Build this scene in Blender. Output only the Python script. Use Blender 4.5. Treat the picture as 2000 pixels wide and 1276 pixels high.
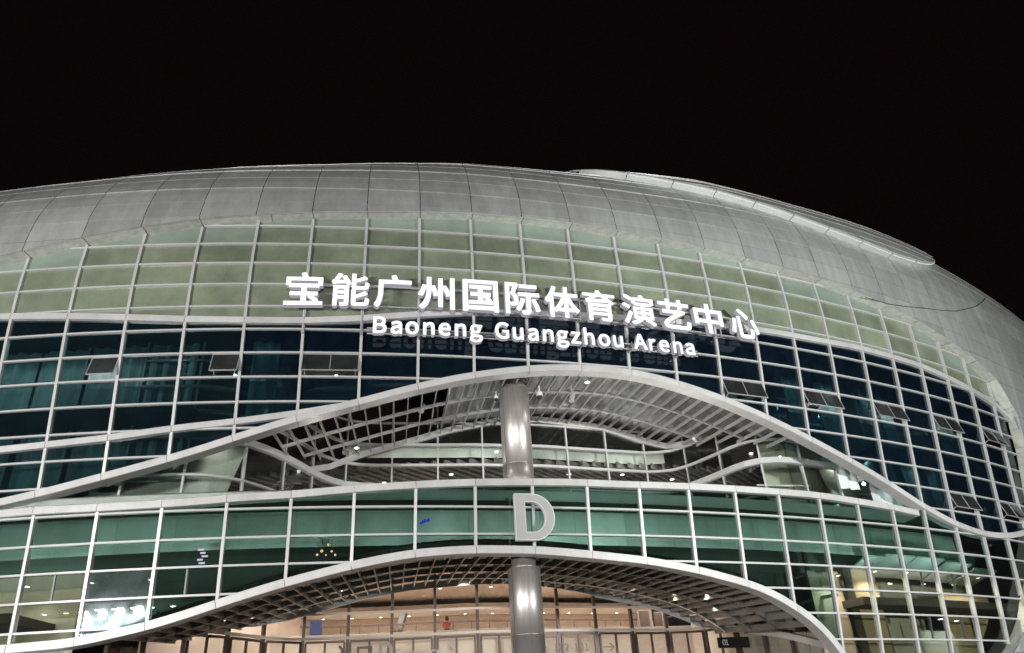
import bpy, math, random
import numpy as np
from mathutils import Vector, Matrix
random.seed(7)
sc = bpy.context.scene
for o in list(sc.objects): bpy.data.objects.remove(o)
COL = sc.collection
R = math.radians

# ------------------------------------------------------------------ camera, night sky, exposure
TILT, ROLL = 0.507531, -0.060109
cam = bpy.data.cameras.new('camera'); cam.sensor_width = 36.0; cam.lens = 36.0 * 1481.420 / 2000.0
cam.clip_start = 0.1; cam.clip_end = 4000
camo = bpy.data.objects.new('camera', cam); COL.objects.link(camo)
_r0 = Vector((1, 0, 0)); _u0 = Vector((0, -math.sin(TILT), math.cos(TILT))); _f = Vector((0, math.cos(TILT), math.sin(TILT)))
_x = math.cos(ROLL) * _r0 + math.sin(ROLL) * _u0; _y = math.cos(ROLL) * _u0 - math.sin(ROLL) * _r0
camo.matrix_world = Matrix(((_x.x, _y.x, -_f.x, 0), (_x.y, _y.y, -_f.y, 0), (_x.z, _y.z, -_f.z, 0), (0, 0, 0, 1)))
sc.camera = camo

world = bpy.data.worlds.new('World'); sc.world = world; world.use_nodes = True
wn = world.node_tree.nodes; wl = world.node_tree.links
bg = wn['Background']; sky = wn.new('ShaderNodeTexSky'); sky.sky_type = 'NISHITA'; sky.sun_disc = False
sky.sun_elevation = R(-6.0); sky.sun_rotation = R(200)
hs = wn.new('ShaderNodeMix'); hs.data_type = 'RGBA'; hs.inputs[0].default_value = 0.96
hs.inputs[7].default_value = (0.050, 0.027, 0.030, 1)          # city glow on a night sky
wl.new(sky.outputs[0], hs.inputs[6]); wl.new(hs.outputs[2], bg.inputs[0])
bg.inputs[1].default_value = 0.07
sc.view_settings.view_transform = 'Standard'; sc.view_settings.look = 'None'
sc.view_settings.exposure = 0.0; sc.view_settings.gamma = 1.0; sc.view_settings.use_curve_mapping = False
sc.render.engine = 'CYCLES'
sc.cycles.max_bounces = 6; sc.cycles.transparent_max_bounces = 14; sc.cycles.caustics_reflective = False
sc.cycles.caustics_refractive = False; sc.cycles.use_denoising = True; sc.cycles.sample_clamp_indirect = 4.0

def lamp(name, kind, loc, power, color, target=None, size=0.25, angle=60, blend=0.6):
    l = bpy.data.lights.new(name, kind); l.energy = power; l.color = color
    if kind == 'SPOT': l.spot_size = R(angle); l.spot_blend = blend; l.shadow_soft_size = size
    elif kind == 'AREA': l.size = size
    else: l.shadow_soft_size = size
    o = bpy.data.objects.new(name, l); COL.objects.link(o); o.location = loc
    if target is not None:
        o.rotation_euler = (Vector(target) - Vector(loc)).to_track_quat('-Z', 'Y').to_euler()
    return o

# plaza floodlights standing on the forecourt to both sides of the photographer
for _x in (-32.2, -30.1, -28.0, -25.9):
    lamp('floodlight', 'SPOT', (_x, -4, 5.0), 13000, (1.0, 0.985, 0.955), (_x + 13, 31, 12), 0.32, 100)
lamp('floodlight', 'SPOT', (1, -9, 4.0), 26000, (1.0, 0.98, 0.97), (0, 33, 10), 1.0, 95)
lamp('floodlight', 'SPOT', (33, 7, 4.0), 63000, (0.98, 1.0, 0.97), (27, 46, 17), 1.0, 110)

# ------------------------------------------------------------------ the building's measured surface
W = 2.49527; Z13 = 7.91738
NB = [(1, 0), (2, 0), (3, 0), (4, 0), (1, 1), (2, 1), (3, 1), (1, 2), (2, 2), (3, 2), (1, 3), (2, 3)]
BC = [-1.046042, -0.170559, -0.404982, 0.449243, -0.060506, 0.177542, -0.152121, -0.009554, -0.029947, 0.009666, 0.023624, 0.001258]
CC = [0.01150021, -0.00208075, 0.00432243, -0.00254926, -0.00342427, 0.00282301]
ZROW = [22.293, 21.169, 20.055, 18.922, 17.796, 16.687, 15.586, 14.492, 13.39, 12.265, 11.172, 10.09, 8.964, 7.853, 6.803, 5.755, 4.711, 3.603]
ss = np.linspace(-60, 110, 6801)
_sc = np.clip(ss, -22, 13 * W); kap = sum(c * (_sc / 20) ** n for n, c in enumerate(CC)); kap = np.where(ss > 13 * W, 0.007, kap)
_ds = ss[1] - ss[0]; th = np.cumsum(kap) * _ds; th -= np.interp(0, ss, th); th += 0.266500
pxs = np.cumsum(np.cos(th)) * _ds; pys = np.cumsum(np.sin(th)) * _ds
pxs += 0.38572 - np.interp(0, ss, pxs); pys += 32.24517 - np.interp(0, ss, pys)

def plan(i):
    s = (i - 9) * W
    return float(np.interp(s, ss, pxs)), float(np.interp(s, ss, pys)), float(np.interp(s, ss, th))
def inset(i, z):
    q = min(max((i - 9) * W / 15, -1.8), 2.2); t = (min(max(z, 2.0), 22.3) - Z13) / 10
    return sum(b * t ** m * q ** n for b, (m, n) in zip(BC, NB))
def sp(i, z, off=0.0):
    """point on the glass skin: column i (one per mullion), height z, metres outward"""
    x, y, a = plan(i); d = inset(i, z) - off
    return Vector((x - math.sin(a) * d, y + math.cos(a) * d, z))
def za(i): return float(np.interp(i, [-4, 0, 3, 5, 8, 10, 12, 14, 17, 22, 40], [20.0, 20.4, 20.9, 21.2, 22.0, 22.2, 22.5, 23.0, 23.1, 23.8, 23.8]))
RS = 9.6; LIP = 0.58
def shell(i, z, off=0.0):
    """point on the metal roof shell"""
    a0 = za(i); d = inset(i, min(z, a0)) - LIP
    if z > a0:
        s = min((z - a0) / RS, 0.9995); c = math.sqrt(1 - s * s); d += RS * (1 - c); d -= off * c; z = z + off * s
    else: d -= off
    x, y, a = plan(i); return Vector((x - math.sin(a) * d, y + math.cos(a) * d, z))
def outward(i):
    a = plan(i)[2]; return Vector((math.sin(a), -math.cos(a), 0))
def along(i):
    a = plan(i)[2]; return Vector((math.cos(a), math.sin(a), 0))
def curve(pts):
    xs = [p[0] for p in pts]; ys = [p[1] for p in pts]
    return lambda i: float(np.interp(i, xs, ys))

TOPP = [(-6, 16.0), (-4, 18.0), (-2, 19.6), (-1, 20.2)] + [(0.025, 20.784), (1.016, 21.340), (2.022, 21.856), (3.003, 22.270), (3.998, 22.528), (5.000, 22.758), (6.007, 22.900), (7.001, 23.070), (8.017, 23.214), (9.026, 23.225), (10.034, 23.211), (11.022, 23.085), (12.014, 23.003), (13.023, 22.856), (14.022, 22.665), (15.027, 22.525), (16.058, 22.365), (17.044, 22.058), (18.063, 21.661), (19.055, 21.202), (19.994, 20.611), (20.923, 19.982), (22.010, 18.915), (22.375, 17.799), (22.704, 16.911), (22.695, 15.798), (22.731, 14.627), (22.649, 13.495), (22.563, 12.386)]
RIGHT = [(22.56, 12.39), (22.4, 10.5), (22.1, 9.0), (21.6, 7.5), (20.94, 5.75), (20.63, 4.755), (20.06, 3.54), (19.75, 3.04), (19.0, 2.0), (18.0, 0.8), (17.0, 0.0), (16.0, -0.6)]
B1 = [(-6, 18.3), (-3, 18.1), (-1.5, 17.95)] + [(-0.202, 17.711), (0.970, 17.522), (2.001, 17.324), (3.026, 17.153), (4.018, 17.077), (4.998, 17.061), (5.937, 17.206), (6.835, 17.482), (7.073, 17.550), (7.989, 17.813), (8.997, 17.920), (14.119, 18.502), (15.713, 18.521), (16.907, 18.589), (17.913, 18.527), (18.935, 18.448), (19.911, 18.205), (20.913, 17.891), (22.096, 17.414), (22.795, 16.804)]
B2 = [(-6, 11.5), (-2, 11.6)] + [(0.255, 11.771), (1.046, 11.854), (2.027, 12.008), (3.020, 12.293), (4.012, 12.520), (5.005, 12.842), (5.832, 13.226)]
B3 = [(0.422, 9.604), (1.035, 9.850), (1.999, 10.379), (3.024, 11.003), (3.564, 11.411), (3.983, 11.747), (4.356, 12.083), (5.167, 12.708), (6.001, 13.309), (6.862, 13.954), (7.394, 14.321), (7.986, 14.676), (8.976, 15.108), (9.562, 15.263), (9.961, 15.308), (10.677, 15.344), (11.307, 15.234), (11.952, 14.968), (12.940, 14.425), (13.924, 13.728), (14.930, 12.889), (15.218, 12.631), (15.993, 11.961), (16.954, 11.084), (17.933, 10.071), (18.904, 9.342), (19.911, 8.995), (20.923, 9.090), (21.846, 9.499)]
B3 = [(0.0, 9.42)] + B3 + [(22.15, 9.75), (22.45, 10.3)]
B4 = [(-6, 9.05), (-2, 9.1)] + [(0.457, 9.171), (1.008, 9.215), (1.991, 9.190), (2.975, 9.231), (3.654, 9.291), (3.985, 9.367), (5.006, 9.460), (5.996, 9.667), (6.895, 9.809), (7.407, 9.879), (8.007, 9.948), (9.003, 10.008), (9.996, 10.043), (10.519, 10.016), (12.006, 10.071), (12.998, 10.085), (13.997, 10.088), (15.003, 10.076), (15.982, 9.956), (16.981, 9.844), (17.960, 9.652)]
B5 = [(-6, 4.3), (-2, 4.1)] + [(0.890, 4.183), (1.981, 4.264), (3.052, 4.724), (3.837, 5.242), (4.012, 5.397), (4.989, 6.072), (5.525, 6.375), (6.033, 6.672), (6.916, 7.056), (7.412, 7.142), (7.994, 7.212), (9.011, 7.178), (9.998, 7.003), (10.417, 6.907), (10.990, 6.794), (11.977, 6.431), (12.977, 5.905), (13.432, 5.574), (13.982, 4.939), (14.492, 4.182), (14.799, 3.434), (15.003, 2.859)] + [(15.6, 0.8), (15.9, -1.6)]
zt = curve(TOPP[:-7] if False else [p for p in TOPP if p[0] <= 22.75][: len(TOPP)])
_t = []
for p in TOPP:
    if not _t or p[0] > _t[-1][0] + 1e-6: _t.append(p)
zt = curve(_t); z1 = curve(B1); z2 = curve(B2); z3 = curve(B3); z4 = curve(B4); z5 = curve(B5)
zbr = curve([(p[0], p[1]) for p in reversed(RIGHT)] + [(22.7, 15.8), (22.74, 16.5)])
def fr_lo(i): return z1(i)
def fr_hi(i): return zt(i) if i <= 22.74 else -9
def bl_lo(i): return z4(i) if i < 0.0 else (z3(i) if i < 22.3 else max(z3(i), zbr(i)))
def bl_hi(i): return min(z1(i), zt(i)) if i <= 22.72 else -9
def lo_lo(i): return max(z5(i) if i < 15.9 else -1.6, zbr(i) if i >= 16 else -1.6)
def lo_hi(i): return z4(i) if i < 17.9 else (z3(i) if i < 22.3 else -9)

# ------------------------------------------------------------------ helpers
def setp(o, label=None, cat=None, group=None, kind=None):
    if label: o['label'] = label
    if cat: o['category'] = cat
    if group: o['group'] = group
    if kind: o['kind'] = kind
    return o
def thing(name, loc, label, cat, group=None):
    o = bpy.data.objects.new(name, None); COL.objects.link(o); o.location = loc; o.empty_display_size = 0.3
    o['_l'] = 1; del o['_l']
    return setp(o, label, cat, group)
class MB:
    def __init__(s): s.v = []; s.f = []; s.m = []
    def quad(s, a, b, c, d, m=0):
        n = len(s.v); s.v += [tuple(a), tuple(b), tuple(c), tuple(d)]; s.f.append((n, n + 1, n + 2, n + 3)); s.m.append(m)
    def poly(s, pts, m=0):
        n = len(s.v); s.v += [tuple(p) for p in pts]; s.f.append(tuple(range(n, n + len(pts)))); s.m.append(m)
    def hexa(s, p, m=0):
        """8 corners: bottom loop 0-3, top loop 4-7"""
        n = len(s.v); s.v += [tuple(q) for q in p]
        for f in ((0, 3, 2, 1), (4, 5, 6, 7), (0, 1, 5, 4), (1, 2, 6, 5), (2, 3, 7, 6), (3, 0, 4, 7)):
            s.f.append(tuple(n + k for k in f)); s.m.append(m)
    def box(s, c, sx, sy, sz, rz=0.0, m=0):
        ca, sa = math.cos(rz), math.sin(rz); P = []
        for z in (-sz / 2, sz / 2):
            for x, y in ((-sx / 2, -sy / 2), (sx / 2, -sy / 2), (sx / 2, sy / 2), (-sx / 2, sy / 2)):
                P.append((c[0] + x * ca - y * sa, c[1] + x * sa + y * ca, c[2] + z))
        s.hexa(P, m)
    def sweep(s, secs, m=0, caps=True):
        """secs: list of closed cross sections (same count)"""
        n0 = len(s.v); k = len(secs[0])
        for q in secs: s.v += [tuple(p) for p in q]
        for a in range(len(secs) - 1):
            for b in range(k):
                c = (b + 1) % k
                s.f.append((n0 + a * k + b, n0 + a * k + c, n0 + (a + 1) * k + c, n0 + (a + 1) * k + b)); s.m.append(m)
        if caps:
            s.f.append(tuple(n0 + b for b in reversed(range(k)))); s.m.append(m)
            s.f.append(tuple(n0 + (len(secs) - 1) * k + b for b in range(k))); s.m.append(m)
    def bar(s, pts, w, h, m=0):
        """square bar along pts: w across (horizontal), h vertical"""
        secs = []
        for k, p in enumerate(pts):
            p = Vector(p); d = (Vector(pts[min(k + 1, len(pts) - 1)]) - Vector(pts[max(k - 1, 0)])); d.normalize()
            side = Vector((d.y, -d.x, 0))
            if side.length < 1e-4: side = Vector((1, 0, 0))
            side.normalize(); up = side.cross(d) * -1
            if up.z < 0: up = -up
            secs.append([p - side * w / 2 - up * h / 2, p + side * w / 2 - up * h / 2, p + side * w / 2 + up * h / 2, p - side * w / 2 + up * h / 2])
        s.sweep(secs, m)
    def tube(s, pts, r, n=8, m=0):
        secs = []
        for k, p in enumerate(pts):
            p = Vector(p); d = (Vector(pts[min(k + 1, len(pts) - 1)]) - Vector(pts[max(k - 1, 0)])).normalized()
            a = d.orthogonal().normalized(); b = d.cross(a); rr = r[k] if isinstance(r, (list, tuple)) else r
            secs.append([p + (a * math.cos(t) + b * math.sin(t)) * rr for t in [2 * math.pi * j / n for j in range(n)]])
        s.sweep(secs, m)
    def lathe(s, c, prof, n=16, m=0):
        secs = [[(c[0] + r * math.cos(2 * math.pi * j / n), c[1] + r * math.sin(2 * math.pi * j / n), c[2] + z) for j in range(n)] for r, z in prof]
        s.sweep(secs, m)
    def build(s, name, mats, parent=None, smooth=False):
        me = bpy.data.meshes.new(name)
        org = parent.location if parent is not None and parent.parent is None else Vector((0, 0, 0))
        if parent is not None and parent.parent is not None: org = parent.matrix_world_loc if hasattr(parent, 'matrix_world_loc') else (parent.parent.location + parent.location)
        me.from_pydata([(v[0] - org[0], v[1] - org[1], v[2] - org[2]) for v in s.v], [], s.f)
        mats = mats if isinstance(mats, (list, tuple)) else [mats]
        for m in mats: me.materials.append(m)
        if len(mats) > 1: me.polygons.foreach_set('material_index', s.m)
        if smooth: me.polygons.foreach_set('use_smooth', [True] * len(me.polygons))
        me.update()
        o = bpy.data.objects.new(name, me); COL.objects.link(o)
        if parent is not None: o.parent = parent
        return o

# ------------------------------------------------------------------ materials
def mat(name):
    m = bpy.data.materials.new(name); m.use_nodes = True; return m, m.node_tree.nodes, m.node_tree.links
def pr(name, col, rough=0.5, metal=0.0, vary=0.0, noise=0.0, nscale=2.0, stretch=(1, 1, 1), spec=0.5, bump=0.0, coat=0.0, perobj=False):
    m, n, l = mat(name); b = n['Principled BSDF']
    b.inputs['Roughness'].default_value = rough; b.inputs['Metallic'].default_value = metal
    b.inputs['Specular IOR Level'].default_value = spec; b.inputs['Coat Weight'].default_value = coat; b.inputs['Coat Roughness'].default_value = 0.05
    src = None
    val = None
    if vary:
        oi = n.new('ShaderNodeObjectInfo'); mr = n.new('ShaderNodeMapRange'); mr.inputs[3].default_value = 1 - vary; mr.inputs[4].default_value = 1 + vary
        l.new(oi.outputs['Random'], mr.inputs[0]); val = mr.outputs[0]
    if noise:
        tc = n.new('ShaderNodeTexCoord'); mp = n.new('ShaderNodeMapping'); mp.inputs['Scale'].default_value = stretch
        g = n.new('ShaderNodeNewGeometry')
        nt = n.new('ShaderNodeTexNoise'); nt.inputs['Scale'].default_value = nscale; nt.inputs['Detail'].default_value = 6; nt.inputs['Roughness'].default_value = 0.65
        l.new(g.outputs['Position'], mp.inputs[0])
        if perobj:
            ob = n.new('ShaderNodeObjectInfo'); sc_ = n.new('ShaderNodeVectorMath'); sc_.operation = 'MULTIPLY_ADD'; sc_.inputs[1].default_value = (1, 1, 1)
            om = n.new('ShaderNodeMath'); om.operation = 'MULTIPLY'; om.inputs[1].default_value = 90.0; l.new(ob.outputs['Random'], om.inputs[0])
            l.new(mp.outputs[0], sc_.inputs[0]); l.new(om.outputs[0], sc_.inputs[2]); l.new(sc_.outputs[0], nt.inputs[0])
        else: l.new(mp.outputs[0], nt.inputs[0])
        mr2 = n.new('ShaderNodeMapRange'); mr2.inputs[1].default_value = 0.3; mr2.inputs[2].default_value = 0.7
        mr2.inputs[3].default_value = 1 - noise; mr2.inputs[4].default_value = 1 + noise; l.new(nt.outputs[0], mr2.inputs[0])
        if val is not None:
            mm = n.new('ShaderNodeMath'); mm.operation = 'MULTIPLY'; l.new(val, mm.inputs[0]); l.new(mr2.outputs[0], mm.inputs[1]); val = mm.outputs[0]
        else: val = mr2.outputs[0]
        if bump:
            bp = n.new('ShaderNodeBump'); bp.inputs['Strength'].default_value = bump; bp.inputs['Distance'].default_value = 0.02
            l.new(nt.outputs[0], bp.inputs['Height']); l.new(bp.outputs[0], b.inputs['Normal'])
    if val is not None:
        vm = n.new('ShaderNodeVectorMath'); vm.operation = 'SCALE'; vm.inputs[0].default_value = col[:3]; l.new(val, vm.inputs['Scale']); l.new(vm.outputs[0], b.inputs['Base Color'])
    else: b.inputs['Base Color'].default_value = (*col[:3], 1)
    return m
def emit(name, col, strength):
    m, n, l = mat(name); e = n.new('ShaderNodeEmission'); e.inputs[0].default_value = (*col, 1); e.inputs[1].default_value = strength
    l.new(e.outputs[0], n['Material Output'].inputs[0]); return m
def glass(name, tint, refl=0.10, dust=(0.02, 0.03, 0.035), dustw=0.25, dots=False, rough=0.015):
    m, n, l = mat(name); n.remove(n['Principled BSDF'])
    tr = n.new('ShaderNodeBsdfTransparent'); gl = n.new('ShaderNodeBsdfGlossy'); gl.inputs['Roughness'].default_value = rough
    gl.inputs['Color'].default_value = (0.9, 1, 1, 1)
    df = n.new('ShaderNodeBsdfDiffuse'); df.inputs[0].default_value = (*dust, 1)
    oi = n.new('ShaderNodeObjectInfo'); mr = n.new('ShaderNodeMapRange'); mr.inputs[3].default_value = 0.8; mr.inputs[4].default_value = 1.15; l.new(oi.outputs['Random'], mr.inputs[0])
    vm = n.new('ShaderNodeVectorMath'); vm.operation = 'SCALE'; vm.inputs[0].default_value = tint; l.new(mr.outputs[0], vm.inputs['Scale']); l.new(vm.outputs[0], tr.inputs[0])
    a = n.new('ShaderNodeMixShader'); g = n.new('ShaderNodeNewGeometry')
    nt = n.new('ShaderNodeTexNoise'); nt.inputs['Scale'].default_value = 1.3; nt.inputs['Detail'].default_value = 5; l.new(g.outputs['Position'], nt.inputs[0])
    mr2 = n.new('ShaderNodeMapRange'); mr2.inputs[1].default_value = 0.3; mr2.inputs[2].default_value = 0.75; mr2.inputs[3].default_value = dustw * 0.6; mr2.inputs[4].default_value = dustw * 1.3
    l.new(nt.outputs[0], mr2.inputs[0]); fac = mr2.outputs[0]
    if dots:   # ceramic dot print of the upper glazing
        uv = n.new('ShaderNodeUVMap'); uv.uv_map = 'UVMap'
        mp = n.new('ShaderNodeVectorMath'); mp.operation = 'SCALE'; mp.inputs['Scale'].default_value = 14; l.new(uv.outputs[0], mp.inputs[0])
        fr = n.new('ShaderNodeVectorMath'); fr.operation = 'FRACTION'; l.new(mp.outputs[0], fr.inputs[0])
        ds = n.new('ShaderNodeVectorMath'); ds.operation = 'DISTANCE'; ds.inputs[1].default_value = (0.5, 0.5, 0); l.new(fr.outputs[0], ds.inputs[0])
        lt = n.new('ShaderNodeMath'); lt.operation = 'LESS_THAN'; lt.inputs[1].default_value = 0.2; l.new(ds.outputs['Value'], lt.inputs[0])
        df2 = n.new('ShaderNodeBsdfDiffuse'); df2.inputs[0].default_value = (0.012, 0.02, 0.022, 1)
        mx = n.new('ShaderNodeMixShader'); l.new(lt.outputs[0], mx.inputs[0]); 
        l.new(fac, a.inputs[0]); l.new(tr.outputs[0], a.inputs[1]); l.new(df.outputs[0], a.inputs[2])
        l.new(a.outputs[0], mx.inputs[1]); l.new(df2.outputs[0], mx.inputs[2]); base = mx.outputs[0]
    else:
        l.new(fac, a.inputs[0]); l.new(tr.outputs[0], a.inputs[1]); l.new(df.outputs[0], a.inputs[2]); base = a.outputs[0]
    fr_ = n.new('ShaderNodeFresnel'); fr_.inputs[0].default_value = 1.5
    mu = n.new('ShaderNodeMath'); mu.operation = 'MULTIPLY_ADD'; mu.inputs[1].default_value = 0.9; mu.inputs[2].default_value = refl; l.new(fr_.outputs[0], mu.inputs[0])
    b = n.new('ShaderNodeMixShader'); l.new(mu.outputs[0], b.inputs[0]); l.new(base, b.inputs[1]); l.new(gl.outputs[0], b.inputs[2])
    l.new(b.outputs[0], n['Material Output'].inputs[0]); return m

M = {}
M['frame'] = pr('white_aluminium', (0.53, 0.535, 0.535), 0.36, 0.15, vary=0.04, noise=0.06, nscale=1.5)
M['band'] = pr('white_band_cladding', (0.56, 0.557, 0.55), 0.42, 0.15, vary=0.06, noise=0.12, nscale=1.2, stretch=(1, 1, 0.6))
M['shell'] = pr('zinc_roof_panel', (0.47, 0.48, 0.475), 0.43, 0.35, vary=0.10, noise=0.17, nscale=0.55, stretch=(2.6, 2.6, 0.35), bump=0.08)
M['soffit'] = pr('pale_soffit_metal', (0.50, 0.51, 0.47), 0.5, 0.1, vary=0.08, noise=0.2, nscale=1.4, stretch=(2, 2, 1))
M['joint'] = pr('dark_joint', (0.03, 0.03, 0.03), 0.9)
M['frost'] = pr('frosted_green_glass', (0.185, 0.212, 0.152), 0.35, 0.0, vary=0.13, noise=0.30, nscale=0.45, coat=0.5, perobj=True)  # blotchy noise puts patchy backlight into the pane colour
M['frost_blue'] = pr('frosted_pale_green_glass', (0.23, 0.28, 0.24), 0.3, 0.0, vary=0.1, noise=0.15, nscale=0.5, coat=0.5)  # paler colour stands in for the soffit reflected in the top panes
M['blue'] = glass('blue_glass', (0.06, 0.15, 0.16), 0.03, (0.011, 0.023, 0.042), 0.3)
M['blue_dot'] = glass('dotted_blue_glass', (0.15, 0.265, 0.28), 0.03, (0.010, 0.024, 0.034), 0.25, dots=True)
M['teal'] = glass('teal_glass', (0.205, 0.33, 0.295), 0.03, (0.014, 0.018, 0.017), 0.22)
M['clear'] = glass('clear_glass', (0.80, 0.86, 0.83), 0.03, (0.15, 0.15, 0.14), 0.05)
M['pale'] = glass('pale_glass', (0.60, 0.61, 0.49), 0.03, (0.05, 0.05, 0.045), 0.10)
M['vent'] = glass('vent_glass', (0.14, 0.18, 0.17), 0.05, (0.040, 0.043, 0.043), 0.7)
M['mist'] = glass('misted_glass', (0.50, 0.58, 0.58), 0.04, (0.1, 0.11, 0.12), 0.05)  # translucent pane puts the haze of floodlight glare into the glass
_n = M['mist'].node_tree.nodes; _l = M['mist'].node_tree.links
for _d in [q for q in _n if q.bl_idname == 'ShaderNodeBsdfDiffuse']:
    _t = _n.new('ShaderNodeBsdfTranslucent'); _t.inputs[0].default_value = (0.62, 0.74, 0.82, 1)
    for _k in list(_d.outputs[0].links): _l.new(_t.outputs[0], _k.to_socket)
for _d in [q for q in _n if q.bl_idname == 'ShaderNodeMapRange' and q.inputs[1].default_value > 0.2]: _d.inputs[3].default_value = 0.15; _d.inputs[4].default_value = 0.85
M['sash'] = pr('dark_sash_frame', (0.10, 0.10, 0.10), 0.4, 0.3)
M['steel'] = pr('brushed_steel', (0.66, 0.62, 0.60), 0.40, 0.80, noise=0.14, nscale=3.0, stretch=(6, 6, 0.3))
M['rib'] = pr('canopy_blade_metal', (0.46, 0.45, 0.445), 0.38, 0.35, vary=0.15, noise=0.1, nscale=1.5)
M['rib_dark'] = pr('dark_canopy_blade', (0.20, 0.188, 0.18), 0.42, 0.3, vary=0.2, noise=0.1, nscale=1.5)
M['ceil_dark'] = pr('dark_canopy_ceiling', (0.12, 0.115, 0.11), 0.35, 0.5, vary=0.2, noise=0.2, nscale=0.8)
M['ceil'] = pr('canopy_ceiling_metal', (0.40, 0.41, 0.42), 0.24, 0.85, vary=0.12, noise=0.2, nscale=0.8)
M['olive'] = pr('olive_wall_panel', (0.40, 0.335, 0.235), 0.7, noise=0.12, nscale=0.5)
M['curtain'] = pr('pale_curtain', (0.55, 0.60, 0.58), 0.9, vary=0.2, noise=0.3, nscale=0.7, stretch=(1, 1, 0.15))
M['dark'] = pr('dark_interior', (0.035, 0.035, 0.035), 0.8)
M['inwall'] = pr('interior_plaster', (0.42, 0.43, 0.40), 0.8, noise=0.12, nscale=0.4, stretch=(1, 1, 0.25))
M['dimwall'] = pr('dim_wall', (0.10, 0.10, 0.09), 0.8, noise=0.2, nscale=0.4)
M['board'] = pr('interior_board', (0.62, 0.63, 0.60), 0.8, vary=0.12, noise=0.10, nscale=0.4)
M['ivory'] = pr('ivory_wall', (0.66, 0.65, 0.52), 0.7, noise=0.06, nscale=0.5)
M['beige'] = pr('warm_lobby_wall', (0.58, 0.46, 0.395), 0.6, vary=0.05, noise=0.06, nscale=0.5)
M['cream'] = pr('cream_panel', (0.62, 0.53, 0.46), 0.55, vary=0.04)
M['lobbyceil'] = pr('lobby_ceiling', (0.40, 0.31, 0.255), 0.55, noise=0.08, nscale=0.6)
M['slat'] = pr('ceiling_baffle', (0.20, 0.17, 0.16), 0.5, vary=0.1)
M['brown'] = pr('brown_bronze_frame', (0.10, 0.068, 0.058), 0.4, 0.3)
M['letterD'] = pr('painted_letter_face', (0.40, 0.40, 0.395), 0.5, noise=0.04, nscale=2)
M['letterDs'] = pr('painted_letter_edge', (0.70, 0.70, 0.69), 0.45)
M['signface'] = emit('lit_sign_face', (0.97, 0.97, 1.0), 1.35)
M['signside'] = emit('lit_sign_return', (0.84, 0.83, 0.92), 0.40)
M['lampdisc'] = emit('lamp_lens', (1.0, 0.95, 0.85), 9.0)
M['led'] = emit('led_line', (0.95, 1.0, 0.97), 0.8)
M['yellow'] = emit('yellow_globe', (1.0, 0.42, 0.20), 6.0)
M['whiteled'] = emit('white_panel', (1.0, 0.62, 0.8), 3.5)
M['coolled'] = emit('cool_lamp_lens', (0.85, 0.95, 1.0), 22.0)
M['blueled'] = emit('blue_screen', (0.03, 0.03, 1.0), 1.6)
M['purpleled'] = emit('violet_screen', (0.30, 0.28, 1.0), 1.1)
M['whitep'] = pr('white_plastic', (0.75, 0.75, 0.73), 0.35)
M['black'] = pr('black_panel', (0.012, 0.012, 0.012), 0.4)
M['ground'] = pr('granite_paving', (0.20, 0.19, 0.18), 0.7, noise=0.2, nscale=0.8)
M['bluebanner'] = pr('blue_banner', (0.05, 0.07, 0.22), 0.7)
M['skin'] = pr('skin', (0.45, 0.26, 0.19), 0.5); M['hair'] = pr('dark_hair', (0.012, 0.008, 0.006), 0.5)
M['red'] = pr('red_top', (0.42, 0.05, 0.05), 0.7); M['trousers'] = pr('dark_trousers', (0.03, 0.03, 0.04), 0.8)
for k in ('lampdisc', 'coolled', 'blueled', 'purpleled'): M[k].cycles.emission_sampling = 'NONE'

# ------------------------------------------------------------------ ground
g = MB(); g.quad((-1500, -1500, -1.6), (1500, -1500, -1.6), (1500, 1500, -1.6), (-1500, 1500, -1.6))
setp(g.build('ground', M['ground']), 'dark granite forecourt paving in front of the arena', 'paving', kind='structure')

# ------------------------------------------------------------------ curtain walls
def cell(lo, hi, i0, i1, za_, zb_, nsub=4):
    """strip of (i, z_low, z_high) samples of a pane clipped to its region"""
    out = []
    for k in range(nsub + 1):
        i = i0 + (i1 - i0) * k / nsub
        a = max(za_, lo(i)); b = min(zb_, hi(i)); out.append((i, a, b))
    res = []
    for k in range(nsub):
        (p, a, b), (q, c, d) = out[k], out[k + 1]
        u, v = b - a, d - c
        if u <= 0 and v <= 0: continue
        if u <= 0:
            t = u / (u - v); p = p + (q - p) * t; a = b = (a + (c - a) * t)
            b = a
        if v <= 0:
            t = u / (u - v); m_ = out[k][1] + (c - out[k][1]) * t; q = out[k][0] + (q - out[k][0]) * t; c = d = m_
        res.append((p, a, b, q, c, d))
    return res
ROWS = [ZROW[0] + 2.2, ZROW[0] + 1.1] + list(ZROW) + [ZROW[-1] - 1.1 * k for k in range(1, 5)]
def pane(parent, lo, hi, i, ztop, zbot, material, off=-0.02, minarea=0.06, nsub=4, i2=None):
    st = cell(lo, hi, i, (i + 1) if i2 is None else i2, zbot, ztop, nsub)
    if not st: return None
    if sum((q - p) * ((b - a) + (d - c)) / 2 for p, a, b, q, c, d in st) * W < minarea: return None
    mb = MB(); uv = []
    for p, a, b, q, c, d in st:
        P = [sp(p, a, off), sp(q, c, off), sp(q, d, off), sp(p, b, off)]; U = [(p * W, a), (q * W, c), (q * W, d), (p * W, b)]
        if b - a < 1e-5: P.pop(3); U.pop(3)
        elif d - c < 1e-5: P.pop(2); U.pop(2)
        mb.poly(P); uv += U
    o = mb.build('pane', material, parent)
    l = o.data.uv_layers.new(name='UVMap')
    for k, t in enumerate(uv): l.data[k].uv = t
    return o
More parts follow.
